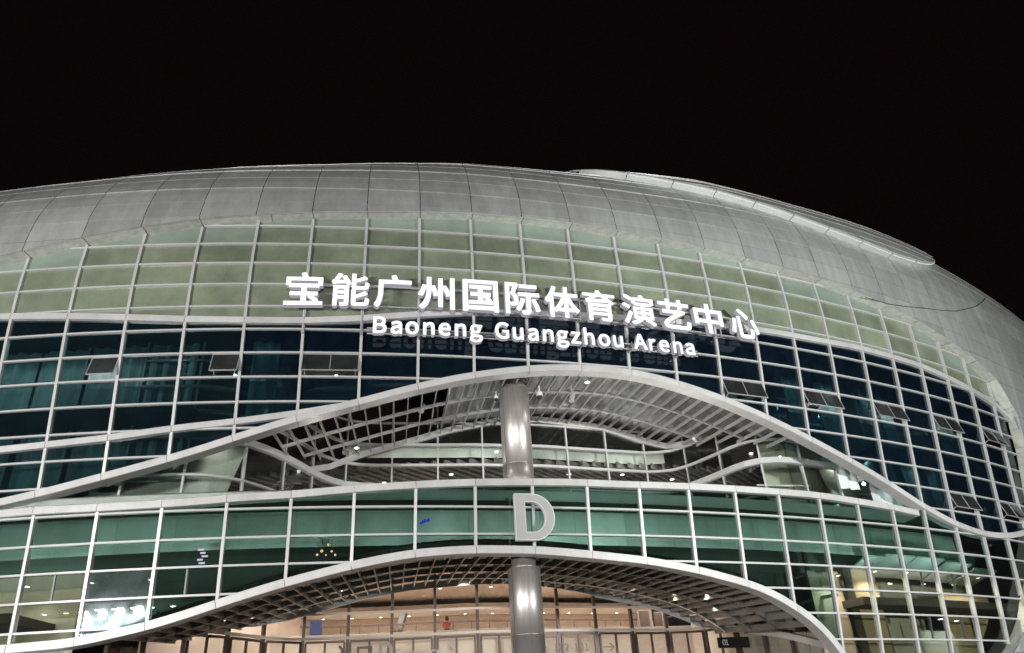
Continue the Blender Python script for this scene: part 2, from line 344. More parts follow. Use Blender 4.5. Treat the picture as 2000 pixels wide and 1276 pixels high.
def inside_runs(f, lo, hi, n=40):
    xs = [lo + (hi - lo) * k / n for k in range(n + 1)]; runs = []; cur = []
    for x in xs:
        if f(x): cur.append(x)
        elif cur: runs.append(cur); cur = []
    if cur: runs.append(cur)
    return [(r[0], r[-1]) for r in runs if r[-1] - r[0] > 1e-3]
def mullion(parent, i, a, b, w=0.12, dep=0.22, out=0.11, m=None):
    n = max(2, int((b - a) / 1.1) + 1); secs = []
    o_, t_ = outward(i), along(i)
    for k in range(n + 1):
        p = sp(i, a + (b - a) * k / n)
        f = p + o_ * out; r = p - o_ * (dep - out)
        secs.append([r - t_ * w / 2, f - t_ * w / 2, f + t_ * w / 2, r + t_ * w / 2])
    mb = MB(); mb.sweep(secs); return mb.build('mullion', m or M['frame'], parent)
def transom(parent, z, a, b, h=0.08, out=0.09, dep=0.18, m=None):
    n = max(1, int(round((b - a) / 0.34))); secs = []
    for k in range(n + 1):
        i = a + (b - a) * k / n; p = sp(i, z); o_ = outward(i); u = Vector((0, 0, h / 2))
        f = p + o_ * out; r = p - o_ * (dep - out)
        secs.append([r - u, f - u, f + u, r + u])
    mb = MB(); mb.sweep(secs); return mb.build('transom', m or M['frame'], parent)
def curtain(name, label, lo, hi, i0, i1, matf, loc):
    t = thing(name, loc, label, 'curtain wall')
    for i in range(i0, i1):
        for k in range(len(ROWS) - 1):
            m = matf(i, k - 2)
            if m is not None: pane(t, lo, hi, i, ROWS[k], ROWS[k + 1], m)
        for k, z in enumerate(ROWS):
            for a, b in inside_runs(lambda x: lo(x) - 0.02 < z < hi(x) + 0.02, i + 0.028, i + 0.972, 24): 
                if b - a > 0.05: transom(t, z, a, b)
    for i in range(i0, i1 + 1):
        for a, b in inside_runs(lambda z: lo(i) < z < hi(i), -1.6, 24, 400): mullion(t, i, a, b)
    return t

# open top-hung vents: (column, row top index, from, to) in whole-bay units
VENTS = [(1, 6, 0.52, 0.985), (3, 6, 0.52, 0.985), (5, 6, 0.015, 0.985), (13, 6, 0.015, 0.985), (15, 6, 0.015, 0.985), (17, 6, 0.015, 0.985), (19, 6, 0.015, 0.985), (21, 6, 0.015, 0.985), (19, 10, 0.015, 0.985), (21, 10, 0.015, 0.985)]
ventcell = {(v[0], v[1]): v for v in VENTS}
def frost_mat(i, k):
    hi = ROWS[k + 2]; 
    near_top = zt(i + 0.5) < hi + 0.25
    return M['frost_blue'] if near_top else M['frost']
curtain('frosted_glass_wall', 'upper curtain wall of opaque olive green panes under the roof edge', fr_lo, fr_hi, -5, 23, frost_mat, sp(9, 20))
def blue_mat(i, k):
    if (i, k) in ventcell and ventcell[(i, k)][2] < 0.1: return None
    if (i, k) in ventcell: return 'half'
    return M['blue_dot'] if i < 4 else M['blue']
tb = thing('blue_glass_wall', sp(9, 14), 'middle curtain wall of dark blue panes with open vents', 'curtain wall')
_save = curtain
def curtain_into(t, lo, hi, i0, i1, matf):
    for i in range(i0, i1):
        for k in range(len(ROWS) - 1):
            m = matf(i, k - 2)
            if m == 'half': pane(t, lo, hi, i, ROWS[k], ROWS[k + 1], M['blue_dot'], i2=i + 0.5)
            elif m is not None: pane(t, lo, hi, i, ROWS[k], ROWS[k + 1], m)
        for k, z in enumerate(ROWS):
            for a, b in inside_runs(lambda x: lo(x) - 0.02 < z < hi(x) + 0.02, i + 0.028, i + 0.972, 24):
                if b - a > 0.05: transom(t, z, a, b)
    for i in range(i0, i1 + 1):
        for a, b in inside_runs(lambda z: lo(i) < z < hi(i), -1.6, 24, 400): mullion(t, i, a, b)
curtain_into(tb, bl_lo, bl_hi, -5, 23, blue_mat)
for i, k, fa, fb in VENTS:      # vents hinged at the top, swung out at the bottom
    zt_, zb_ = ROWS[k + 2] - 0.06, ROWS[k + 3] + 0.07; swing = 0.34
    a, b = i + fa + 0.01, i + fb - 0.01
    def vp(ii, f, o=0.0): return sp(ii, zt_ + (zb_ - zt_) * f + 0.09 * f, 0.03 + swing * f + o)
    fr = MB()
    def fbar(p, q, w=0.032):
        fr.bar([p, q], w, w)
    fbar(vp(a, 0), vp(b, 0)); fbar(vp(a, 1), vp(b, 1), 0.042); fbar(vp(a, 0.02), vp(a, 0.98)); fbar(vp(b, 0.02), vp(b, 0.98))
    if fb - fa > 0.6: fbar(vp((a + b) / 2, 0.02), vp((a + b) / 2, 0.98))
    fo = fr.build('vent', M['rib'], tb)
    gp = MB(); gp.quad(vp(a, 1), vp(b, 1), vp(b, 0), vp(a, 0)); gp.build('vent_pane', M['vent'], fo)
    st = MB(); st.bar([sp(a + 0.05, zb_ + 0.03, 0.03), vp(a + 0.05, 0.9)], 0.025, 0.025); st.bar([sp(b - 0.05, zb_ + 0.03, 0.03), vp(b - 0.05, 0.9)], 0.025, 0.025)
    st.build('stay', M['frame'], fo)
    ck = MB(); ck.poly([vp(b, 0.05), vp(b, 0.95), sp(b, zb_ + 0.1, 0.04)]); ck.build('cheek', M['frame'], fo) if i >= 13 else None
def low_mat(i, k):
    if i == 2 and k in (14, 15, 16): return M['mist']
    return M['pale'] if (i >= 15 and k >= 14) or (i < 2 and k >= 14) else M['teal']
tl = thing('green_glass_wall', sp(9, 8.5), 'lower curtain wall of teal green panes running behind the letter D', 'curtain wall')
curtain_into(tl, lo_lo, lo_hi, -5, 22, low_mat)
for i, k in ((1, 14), (3, 14), (15, 14), (17, 14), (18, 14), (17, 16), (18, 16)):   # split panes with a dark centre sash
    mb = MB(); p0, p1 = sp(i + 0.5, ROWS[k + 2] - 0.05, 0.02), sp(i + 0.5, ROWS[k + 3] + 0.05, 0.02); mb.bar([p0, p1], 0.07, 0.07)
    mb.build('sash_bar', M['sash'], tl)

# ------------------------------------------------------------------ white bands
def band(label, pts, i0, i1, h, out, dep, name='cladding_band', zshift=0.0, m=None, ends=None):
    c = curve(pts); t = thing(name, sp((i0 + i1) / 2, c((i0 + i1) / 2), 0.1), label, 'cladding band')
    cuts = [i0] + [float(k) for k in range(math.ceil(i0 + 0.15), math.floor(i1 - 0.15) + 1)] + [i1]
    for a, b in zip(cuts[:-1], cuts[1:]):
        g_ = 0.004; aa, bb = a + (g_ if a > i0 else 0), b - (g_ if b < i1 else 0); n = 8; secs = []
        for k in range(n + 1):
            i = aa + (bb - aa) * k / n; e = 0.02
            z = c(i) + zshift; sl = (c(i + e) - c(i - e)) / (2 * e * W); o_, t_ = outward(i), along(i)
            tn = (t_ + Vector((0, 0, sl))).normalized(); up = o_.cross(tn) * -1
            if up.z < 0: up = -up
            # the cladding covers the same vertical height as measured: face height h across the run
            hh = h * math.sqrt(1 / (1 + sl * sl)) if False else h
            p = sp(i, z)
            f = p + o_ * out; r = p - o_ * (dep - out); bv = 0.02
            secs.append([r - up * hh / 2, f - up * hh / 2 - o_ * bv, f - up * (hh / 2 - bv), f + up * (hh / 2 - bv), f + up * hh / 2 - o_ * bv, r + up * hh / 2])
        mb = MB(); mb.sweep(secs); mb.build('panel', m or M['band'], t)
    return t
# smoothing of the measured curves
def smooth(pts, n=5):
    xs = np.linspace(pts[0][0], pts[-1][0], max(40, int((pts[-1][0] - pts[0][0]) * 10)))
    ys = np.interp(xs, [p[0] for p in pts], [p[1] for p in pts]); k = np.ones(n) / n
    yp = np.pad(ys, n // 2, mode='edge'); yy = np.convolve(yp, k, 'valid'); yy[0], yy[-1] = ys[0], ys[-1]
    return list(zip(xs.tolist(), yy.tolist()))
band('pale grey band between the olive panes and the blue panes', smooth(B1, 7), -5, 22.78, 0.30, 0.17, 0.34)
band('white band rising across the blue panes to the upper canopy edge', smooth(B2, 7), -5, 5.95, 0.28, 0.17, 0.34)
band('long white arched edge of the upper canopy under the sign', smooth(B3, 9), 0.0, 22.45, 0.31, 0.26, 0.62)
band('white band along the top of the green panes above the letter D', smooth(B4, 7), -5, 17.75, 0.31, 0.20, 0.45)
band('white arched edge of the lower canopy under the letter D', smooth(B5, 7), -5, 15.6, 0.33, 0.24, 0.60)

# ------------------------------------------------------------------ metal roof shell
roof = thing('metal_roof', shell(9, 27), 'grey zinc clad roof shell curving over the glass front', 'roof')
ZL = [-1.6, 0.7, 3.0, 5.3, 7.6, 9.9, 12.2, 14.5, 16.8, 18.8, 20.2, 21.3, 22.4, 23.5, 24.6, 25.7, 26.7, 27.6, 28.4, 29.1, 29.7, 30.3, 30.8]
stuff = MB()
def roof_cell(lo, hi, i, za_, zb_):
    nsub = 4 if i != 22 else 8
    st = cell(lo, hi, i + 0.007, i + 0.993, za_ + 0.012, zb_ - 0.012, nsub)
    if not st: return
    if sum((q - p) * ((b - a) + (d - c)) / 2 for p, a, b, q, c, d in st) * W < 0.02: return
    vis = -1 <= i <= 30
    mb = MB() if vis else stuff
    H = zb_ - za_
    lap = 0.034 if ZL.index(za_) % 2 == 0 else 0.010
    def tilt(z): return lap * (1 - (z - za_) / H)
    for p, a, b, q, c, d in st:
        for f0, f1 in ((0, 0.5), (0.5, 1)):
            zs = [a + (b - a) * f0, c + (d - c) * f0, c + (d - c) * f1, a + (b - a) * f1]
            mb.quad(shell(p, zs[0], tilt(zs[0])), shell(q, zs[1], tilt(zs[1])), shell(q, zs[2], tilt(zs[2])), shell(p, zs[3], tilt(zs[3])))
        mb.quad(shell(p, a, -0.06), shell(q, c, -0.06), shell(q, c, tilt(c)), shell(p, a, tilt(a)))
    p, a, b, q, c, d = st[0]; mb.quad(shell(p, a, -0.05), shell(p, a, tilt(a)), shell(p, b, tilt(b)), shell(p, b, -0.05))
    p, a, b, q, c, d = st[-1]; mb.quad(shell(q, c, -0.05), shell(q, d, -0.05), shell(q, d, tilt(d)), shell(q, c, tilt(c)))
    if vis: mb.build('panel', M['shell'], roof)
under = MB()
def ulo1(i): return zt(i) if i <= 22.74 else -1.6
def uhi2(i): return zbr(i) if 16 <= i <= 22.74 else -9
for i in range(-6, 36):
    for a, b in zip(ZL[:-1], ZL[1:]):
        roof_cell(lambda x: ulo1(x) + 0.03, lambda x: 99, i, a, b)
        if 16 <= i <= 22 and a < 17: roof_cell(lambda x: -1.6, lambda x: uhi2(x) - 0.03, i, a, b)
        for lo_, hi_ in ((ulo1, lambda x: 99), (lambda x: -1.6, uhi2)):
            for p, aa, bb, q, cc, dd in cell(lo_, hi_, i, i + 1, a, b, 4 if i != 22 else 8):
                under.quad(shell(p, aa, -0.06), shell(q, cc, -0.06), shell(q, dd, -0.06), shell(p, bb, -0.06))
o = stuff.build('panel_field', M['shell'], roof); o['kind'] = 'stuff'
under.build('underlay', M['joint'], roof)
cap = MB()
for i in range(-6, 36):
    p, q = shell(i, 30.8), shell(i + 1, 30.8); c = Vector((10, 120, 36)); cap.quad(p, q, q + (c - q) * 0.7, p + (c - p) * 0.7)
cap.build('dome', M['shell'], roof)
# soffit return between the roof lip and the glass
BND = [p for p in TOPP] + RIGHT
def seg_pts(a, b, n=3): return [(a[0] + (b[0] - a[0]) * k / n, a[1] + (b[1] - a[1]) * k / n) for k in range(n + 1)]
dense = []
for a, b in zip(BND[:-1], BND[1:]): dense += seg_pts(a, b, 4)[:-1]
dense.append(BND[-1])
def soffit(pts):
    mb = MB()
    for (a, za2), (b, zb2) in zip(pts[:-1], pts[1:]):
        mb.quad(sp(a, za2, -0.05), sp(b, zb2, -0.05), sp(b, zb2, LIP + 0.03), sp(a, za2, LIP + 0.03))
    mb.build('soffit_panel', M['soffit'], roof)
cuts = []; cur = []; last = None
for p in dense:
    key = math.floor(p[0] + 1e-6) if p[1] > 17.5 or p[0] < 21 else 100 + math.floor(p[1] / 1.15)
    if last is not None and key != last: cur.append(p); cuts.append(cur); cur = [p]
    else: cur.append(p)
    last = key
cuts.append(cur)
for c in cuts:
    if len(c) < 2: continue
    q0, q1 = c[0], c[-1]
    e = 0.05
    c = [(c[0][0] + (c[1][0] - c[0][0]) * e, c[0][1] + (c[1][1] - c[0][1]) * e)] + c[1:]
    soffit(c)
# upper roof layer lying over the shell with a bright folded edge
FE = [(8.6, 33.5), (10.6, 31.3), (11.0, 30.5), (11.5, 29.65), (12.0, 29.05), (12.7, 28.52), (13.7, 28.0), (14.4, 27.75), (15.2, 27.4), (16.1, 26.95), (17.2, 26.5), (18.2, 26.1), (19.2, 25.9), (20.2, 26.15), (20.9, 26.7), (21.5, 27.6), (22.0, 28.8), (22.3, 30.4)]
FEs = smooth(FE, 5); fe = curve(FEs); THC = curve([(9.0, 0.12), (10.2, 0.22), (11.0, 0.32), (12.0, 0.40), (13.5, 0.42), (20.0, 0.42), (22.0, 0.36)])
fin = thing('roof_fin', shell(16, 28, 0.3), 'raised upper roof layer with a bright folded edge sweeping down to the right', 'roof layer')
tops = ZL[14:]
for i in range(9, 22):
    for a, b in zip(tops[:-1], tops[1:]):
        st = cell(fe, lambda x: 99, max(i, 8.7) + 0.006, min(i + 0.994, 22.2), a + 0.01, b - 0.01, 5)
        if not st: continue
        mb = MB(); H = b - a
        for p, aa, bb, q, cc, dd in st:
            T = lambda z, x: THC(x) + 0.03 * (1 - (z - a) / H)
            mb.quad(shell(p, aa, T(aa, p)), shell(q, cc, T(cc, q)), shell(q, dd, T(dd, q)), shell(p, bb, T(bb, p)))
            mb.quad(shell(p, aa, THC(p) - 0.05), shell(q, cc, THC(q) - 0.05), shell(q, cc, T(cc, q)), shell(p, aa, T(aa, p)))
        mb.build('panel', M['shell'], fin)
for k in range(9, 23):
    a, b = max(k, 8.6) + 0.006, min(k + 0.994, 22.3); mb = MB(); n = 10
    for j in range(n):
        p, q = a + (b - a) * j / n, a + (b - a) * (j + 1) / n
        if fe(p) > 30.5: continue
        mb.quad(shell(p, fe(p) + 0.02, -0.02), shell(q, fe(q) + 0.02, -0.02), shell(q, fe(q) - 0.03, THC(q)), shell(p, fe(p) - 0.03, THC(p)))
        mb.quad(shell(p, fe(p) - 0.03, THC(p)), shell(q, fe(q) - 0.03, THC(q)), shell(q, fe(q) + 0.10, THC(q) + 0.05), shell(p, fe(p) + 0.10, THC(p) + 0.05))
    if mb.f: mb.build('edge_panel', M['frame'], fin)
for k in range(12, 22):      # glowing tube added under the folded edge to brighten it
    mb = MB(); mb.tube([shell(k + 0.04 + 0.92 * j / 6, fe(k + 0.04 + 0.92 * j / 6) - 0.05, THC(k) * 0.8) for j in range(7)], 0.02, 5); mb.build('light_line', M['led'], fin)
# curved dark gutter seam on the right-hand roof
GS = [(17.3, 21.75), (18.1, 21.75), (18.8, 22.0), (19.4, 22.3), (20.3, 22.7), (21.1, 23.2), (22.2, 24.3), (23.0, 25.3), (24.0, 26.7)]
mb = MB(); mb.tube([shell(a, b, 0.05) for a, b in smooth(GS, 3)], 0.022, 6); mb.build('gutter_seam', M['joint'], roof)

# ------------------------------------------------------------------ recess, canopies
UW = [(-16.8, 30.6), (-14.5, 30.8), (-13.2, 31.2), (-12.2, 32.2), (-11.4, 33.8), (-10.9, 35.5), (-10.4, 37.3), (-9.6, 38.8), (-8.25, 39.5), (-6.06, 39.87), (-4.4, 40.17), (-2.43, 40.46), (-1.2, 40.78), (1.34, 41.36), (3.44, 42.15), (5.5, 42.9), (6.7, 43.3), (7.6, 43.65), (8.9, 43.6), (9.8, 42.9), (10.5, 41.95), (11.06, 41.1), (11.7, 40.04), (12.47, 39.21), (13.42, 39.14), (14.3, 39.37), (15.5, 40.05), (17.8, 41.2), (20, 42.4)]
LW = [(-17.6, 33.6), (-17.3, 35.5), (-16.9, 37.5), (-15.6, 38.5), (-13.8, 42.0), (-12.85, 43.2), (-11.5, 43.6), (-9.85, 43.8), (-6.6, 44.3), (-4.95, 44.45), (-2.7, 44.6), (-1.2, 45.0), (0.75, 45.6), (4.9, 47.2), (7.7, 48.45), (10.2, 48.9), (11.6, 47.5), (12.6, 45), (13.6, 42), (14.6, 39.5), (15.5, 38.6)]
D1 = Vector((-0.16314744, 0.9866017, 0.14493156)); D2 = Vector((-0.16224202, 0.98675099, 0.10140068))
def arcp(c, h, i, drop=0.0, off=0.0):
    return sp(i, c(i) - h / 2 - drop, off)
def hit_wall(p, d, wall, tmax):
    best = tmax
    for a, b in zip(wall[:-1], wall[1:]):
        ex, ey = b[0] - a[0], b[1] - a[1]; den = d.x * ey - d.y * ex
        if abs(den) < 1e-9: continue
        t = ((a[0] - p.x) * ey - (a[1] - p.y) * ex) / den; u = ((a[0] - p.x) * d.y - (a[1] - p.y) * d.x) / den
        if -0.001 <= u <= 1.001 and 0.3 < t < best: best = t
    return best
def canopy(name, label, pts, h, D, L, wall, i0, i1, step, beams, ribh, ribt, ceil_up, ceil_from, trim_pts, trim_h, rm='rib', cm='ceil'):
    c = curve(smooth(pts, 7)); t = thing(name, arcp(c, h, (i0 + i1) / 2) + D * 3, label, 'canopy')
    ribs = []; i = i0
    while i <= i1:
        p = arcp(c, h, i, 0.02, -0.28); L_ = hit_wall(p, D, wall, L); ribs.append((i, p, L_)); i += step
    for i, p, L_ in ribs:
        if L_ < 0.6: continue
        q = p + D * L_; s = along(i) * (ribt / 2); u = Vector((0, 0, ribh))
        mb = MB(); mb.hexa([p - s, p + s, q + s, q - s, p - s + u, p + s + u, q + s + u, q - s + u]); mb.build('rib', M[rm], t)
    for f in beams:
        line = [p + D * (L * f) + Vector((0, 0, ribh * 0.45)) for i, p, L_ in ribs if L_ > L * f + 0.15]
        if len(line) > 2:
            mb = MB(); mb.bar(line, 0.12, ribh * 0.8); mb.build('beam', M[rm], t)
    line = [Vector(p) for p in trim_pts]
    mb = MB(); mb.bar([p + Vector((0, 0, trim_h * 0.2)) for p in line], 0.35, trim_h); mb.build('back_trim', M['band'], t)
    mb = MB(); mb.bar([p + Vector((0, -0.22, -trim_h * 0.42)) for p in line], 0.10, 0.10); mb.build('edge_moulding', M['frame'], t)
    for (a, p, La), (b, q, Lb) in zip(ribs[:-1:2], ribs[2::2]):
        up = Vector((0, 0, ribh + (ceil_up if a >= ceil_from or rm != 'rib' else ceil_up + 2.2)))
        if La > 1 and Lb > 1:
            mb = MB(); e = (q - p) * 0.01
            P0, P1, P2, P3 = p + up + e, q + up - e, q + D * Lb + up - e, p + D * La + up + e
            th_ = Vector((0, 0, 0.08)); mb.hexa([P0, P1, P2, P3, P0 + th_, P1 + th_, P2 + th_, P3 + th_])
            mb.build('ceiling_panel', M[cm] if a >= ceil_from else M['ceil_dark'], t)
    return t
UTRIM = [(-10.659, 36.368, 12.652), (-10.057, 37.943, 13.301), (-8.761, 39.235, 14.287), (-6.078, 39.867, 15.174), (-3.823, 40.255, 15.878), (-1.094, 40.804, 16.482), (1.159, 41.319, 16.608), (2.663, 41.858, 16.535), (5.005, 42.720, 16.401), (7.285, 43.527, 15.782), (8.773, 43.605, 15.326), (9.961, 42.681, 15.105), (11.026, 41.151, 15.183), (11.673, 40.085, 15.187), (12.340, 39.350, 15.093), (12.746, 39.190, 15.062)]
LTRIM = [(-16.903, 37.484, 5.751), (-15.640, 38.470, 6.037), (-14.136, 41.347, 6.337), (-12.801, 43.215, 6.878), (-10.505, 43.721, 7.460), (-8.979, 43.934, 7.840), (-6.639, 44.294, 8.207), (-5.554, 44.395, 8.273), (-2.901, 44.587, 8.378), (-0.878, 45.099, 8.383), (0.879, 45.650, 8.240), (2.667, 46.339, 8.001), (5.090, 47.285, 7.474), (7.040, 48.155, 7.152), (8.810, 48.650, 6.541), (10.276, 48.824, 5.901), (11.859, 46.853, 5.302), (13.110, 43.471, 4.571), (13.893, 41.268, 3.923), (14.637, 39.463, 3.290)]
canopy('upper_canopy', 'upper arched canopy with a grid of metal blades behind the column head', B3, 0.31, D1, 9.4, UW, 4.6, 14.6, 0.25, (0.30, 0.62), 0.17, 0.045, 0.32, 7.6, UTRIM, 0.30)
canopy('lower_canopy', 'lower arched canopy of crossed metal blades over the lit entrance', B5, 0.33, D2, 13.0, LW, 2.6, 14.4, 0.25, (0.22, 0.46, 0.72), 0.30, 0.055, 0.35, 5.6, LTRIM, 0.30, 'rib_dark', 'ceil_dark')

def wall_pts(wall, step):
    P = [Vector((a, b, 0)) for a, b in wall]; out = []; acc = 0.0; nxt = 0.0
    for a, b in zip(P[:-1], P[1:]):
        L = (b - a).length
        while nxt <= acc + L: out.append(a + (b - a) * ((nxt - acc) / L)); nxt += step
        acc += L
    return out
def recess_wall(name, label, wall, zs, step, mull_w, matg, loc, tr_h, fm=None, sub=3, zl=None, tr_mats=None):
    t = thing(name, loc, label, 'glass wall'); pts = wall_pts(wall, step / sub); n = len(pts)
    def nrm(k):
        d = pts[min(k + 1, n - 1)] - pts[max(k - 1, 0)]; d.normalize(); return Vector((d.y, -d.x, 0))
    for k in range(0, n - sub, sub):
        for z0_, z1_ in zip(zs[:-1], zs[1:]):
            mb = MB()
            for j in range(k, k + sub):
                a, b = pts[j], pts[j + 1]
                mb.quad((a.x, a.y, z0_), (b.x, b.y, z0_), (b.x, b.y, z1_), (a.x, a.y, z1_))
            mb.build('pane', matg, t)
    for k in range(0, n, sub):
        p = pts[k]; nn = nrm(k); mb = MB(); d = math.atan2(nn.x, -nn.y)
        mb.box((p.x - nn.x * 0.02, p.y - nn.y * 0.02, (zs[0] + zs[-1]) / 2), mull_w, 0.18, zs[-1] - zs[0], d); mb.build('mullion', fm or M['frame'], t)
    for q, z in enumerate(zs[1:-1]):
        w_, h_ = (tr_h[q] if isinstance(tr_h, (list, tuple)) else (0.16, tr_h)); mb = MB()
        mb.bar([pts[k] + nrm(k) * 0.09 + Vector((0, 0, z)) for k in range(n)], w_, h_); mb.build('transom', (tr_mats[q] if tr_mats else M['frame']), t)
    return t
recess_wall('terrace_glass_wall', 'curving clear glass wall set back under the upper canopy', UW, [9.75, 10.9, 12.66, 13.84, 15.01, 16.3, 17.6], 2.5, 0.09, M['clear'], Vector((0, 41, 10)), [(0.14, 0.10), (0.30, 0.30), (0.16, 0.13), (0.16, 0.13), (0.12, 0.09)])
recess_wall('entrance_glass_wall', 'warm lit glass wall of the ground floor entrance hall', LW, [-1.6, 2.2, 5.71, 6.95, 8.9], 2.35, 0.16, M['clear'], Vector((0, 45, 0)), [(0.16, 0.14), (0.16, 0.14), (0.16, 0.12)], fm=M['brown'], tr_mats=[M['brown'], M['cream'], M['cream']])

# entrance door frames
pts = wall_pts(LW, 2.35)
doors = thing('door_row', Vector((0, 45, -1.6)), 'row of tall dark framed glass doors below the entrance transom', 'doors')
for a, b in zip(pts[2:-4], pts[3:-3]):
    mid = (a + b) / 2; d = (b - a).normalized(); nn = Vector((d.y, -d.x, 0)); mb = MB()
    for p in (a + d * 0.16, mid, b - d * 0.16): mb.box((p.x + nn.x * 0.07, p.y + nn.y * 0.07, 1.95), 0.11, 0.10, 7.1, math.atan2(d.y, d.x))
    mb.box((mid.x + nn.x * 0.07, mid.y + nn.y * 0.07, 5.53), (b - a).length - 0.3, 0.10, 0.12, math.atan2(d.y, d.x))
    mb.build('door_frame', M['brown'], doors)

# terrace floor / green band floor box
mb = MB()
zf = 9.72
strip = [sp(i / 2, zf, -0.1) for i in range(0, 37)]
for a, b in zip(strip[:-1], strip[1:]):
    k = Vector((-0.16 * 13, 13, 0)); mb.quad(a, b, b + k, a + k)
setp(mb.build('terrace_floor', M['inwall']), kind='structure')

# ------------------------------------------------------------------ interior of the upper hall behind the terrace glass
hall = thing('upper_hall', Vector((0, 48, 9.7)), 'hall behind the terrace glass with a dark slatted ceiling', 'room')
mb = MB(); mb.quad((-22, 39, 15.0), (34, 56, 15.0), (26, 68, 15.0), (-30, 52, 15.0)); mb.build('ceiling', M['dark'], hall)
mb = MB()
inn = [(Vector((a, b, 0)) + Vector((-0.16, 0.98, 0)) * 0.9) for a, b in UW[7:19]]
for a, b in zip(inn[:-1], inn[1:]): mb.quad((a.x, a.y, 14.62), (b.x, b.y, 14.62), (b.x, b.y, 15.3), (a.x, a.y, 15.3))
mb.build('bulkhead', M['board'], hall)
for k in range(64):
    x = -22 + k * 0.72; y = 40.9 + max(0, (x + 2)) * 0.30
    mb = MB(); mb.box((x + 3.2, y + 4.6, 14.50), 0.16, 9.6, 0.30, -0.62); mb.build('slat', M['slat'], hall)
mb = MB(); mb.quad((-26, 51, 9.7), (30, 66, 9.7), (30, 66, 15), (-26, 51, 15)); mb.build('wall', M['inwall'], hall)
# side rooms at both ends of the terrace: cream walls close behind the glass
for pts_, nm in ((((-24, 32.6), (-20.0, 32.5), (-17.0, 32.7), (-14.6, 33.2)), 'side_wall'), (((13.9, 42.6), (15.6, 42.9), (17.4, 43.6), (19.2, 44.6), (22.5, 46.6)), 'side_wall')):
    for (x0, y0), (x1, y1) in zip(pts_[:-1], pts_[1:]):
        mb = MB(); mb.hexa([(x0, y0, 9.7), (x1 - .08, y1, 9.7), (x1 - .08, y1 + .2, 9.7), (x0, y0 + .2, 9.7), (x0, y0, 15), (x1 - .08, y1, 15), (x1 - .08, y1 + .2, 15), (x0, y0 + .2, 15)])
        mb.build(nm, M['ivory'], hall)
for z in (10.25, 10.55, 10.85, 11.15, 11.45, 11.75, 12.05):
    mb = MB(); mb.bar([(13.0, 41.4, z), (16.2, 42.2, z)], 0.05, 0.09); mb.build('shelf', M['frame'], hall)

# ------------------------------------------------------------------ floors and rooms behind the blue and green glass
rooms = thing('back_rooms', sp(9, 14, -4), 'dim rooms and floor slabs seen through the blue and green glass', 'room')
def backwall(lo, hi, i0, i1, d, m, name):
    n = max(2, int((i1 - i0) * 2)); mb = MB()
    for k in range(n):
        p, q = i0 + (i1 - i0) * k / n, i0 + (i1 - i0) * (k + 1) / n
        if hi(p) - lo(p) < 0.05 and hi(q) - lo(q) < 0.05: continue
        def w(i, z): 
            v = sp(i, 12, -d); return (v.x, v.y, z)
        mb.quad(w(p, lo(p)), w(q, lo(q)), w(q, hi(q)), w(p, hi(p)))
    return mb.build(name, m, rooms)
backwall(lambda i: z3(i) + 1.6 if 3.5 < i < 17 else 9.6, lambda i: 21.5, -5, 23.5, 3.2, M['inwall'], 'wall')
backwall(lambda i: -1.6, lambda i: 9.6, -5, 1.2, 4.2, M['inwall'], 'wall')
backwall(lambda i: -1.6, lambda i: 9.6, 15.6, 23.5, 4.6, M['inwall'], 'wall')
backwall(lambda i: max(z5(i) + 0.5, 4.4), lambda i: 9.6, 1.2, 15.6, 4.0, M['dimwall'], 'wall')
# white board behind the middle row of green panes, one board per bay
for i in range(-3, 20):
    mb = MB(); d = 1.6
    a, b = i + 0.002, i + 0.998
    z0_, z1_ = (7.80, 9.30)
    P = [sp(a, 8, -d), sp(b, 8, -d)]
    o_ = outward(i + .5) * 0.06
    mb.hexa([(P[0].x, P[0].y, z0_), (P[1].x, P[1].y, z0_), (P[1].x - o_.x, P[1].y - o_.y, z0_), (P[0].x - o_.x, P[0].y - o_.y, z0_), (P[0].x, P[0].y, z1_), (P[1].x, P[1].y, z1_), (P[1].x - o_.x, P[1].y - o_.y, z1_), (P[0].x - o_.x, P[0].y - o_.y, z1_)])
    mb.build('ceiling_board', M['board'], rooms)
    mb = MB(); Q = [sp(a, 8, -d + 0.12), sp(b, 8, -d + 0.12)]; lo4 = [(Q[0].x, Q[0].y), (Q[1].x, Q[1].y), (Q[1].x - o_.x, Q[1].y - o_.y), (Q[0].x - o_.x, Q[0].y - o_.y)]
    mb.hexa([(x, y, 9.33) for x, y in lo4] + [(x, y, 10.0) for x, y in lo4]); mb.build('void_panel', M['dark'], rooms)  # dark panel added to hide the lit back wall above the boards
# floor slab edges behind the glass
for z, i0, i1 in ((13.2, -5, 3.2), (13.0, 17.2, 23.2), (17.3, -5, 23.0), (5.2, 15.9, 21.5), (5.2, -5, 0.8), (9.75, -5, 1.0), (9.75, 16.5, 23)):
    mb = MB(); n = int((i1 - i0) * 2)
    for k in range(n):
        p, q = i0 + (i1 - i0) * k / n, i0 + (i1 - i0) * (k + 1) / n
        A, B = sp(p, z, -0.35), sp(q, z, -0.35); C, D_ = sp(q, z, -4.6), sp(p, z, -4.6); u = Vector((0, 0, 0.35))
        mb.hexa([A, B, C, D_, A + u, B + u, C + u, D_ + u])
    mb.build('floor_slab', M['dark'], rooms)
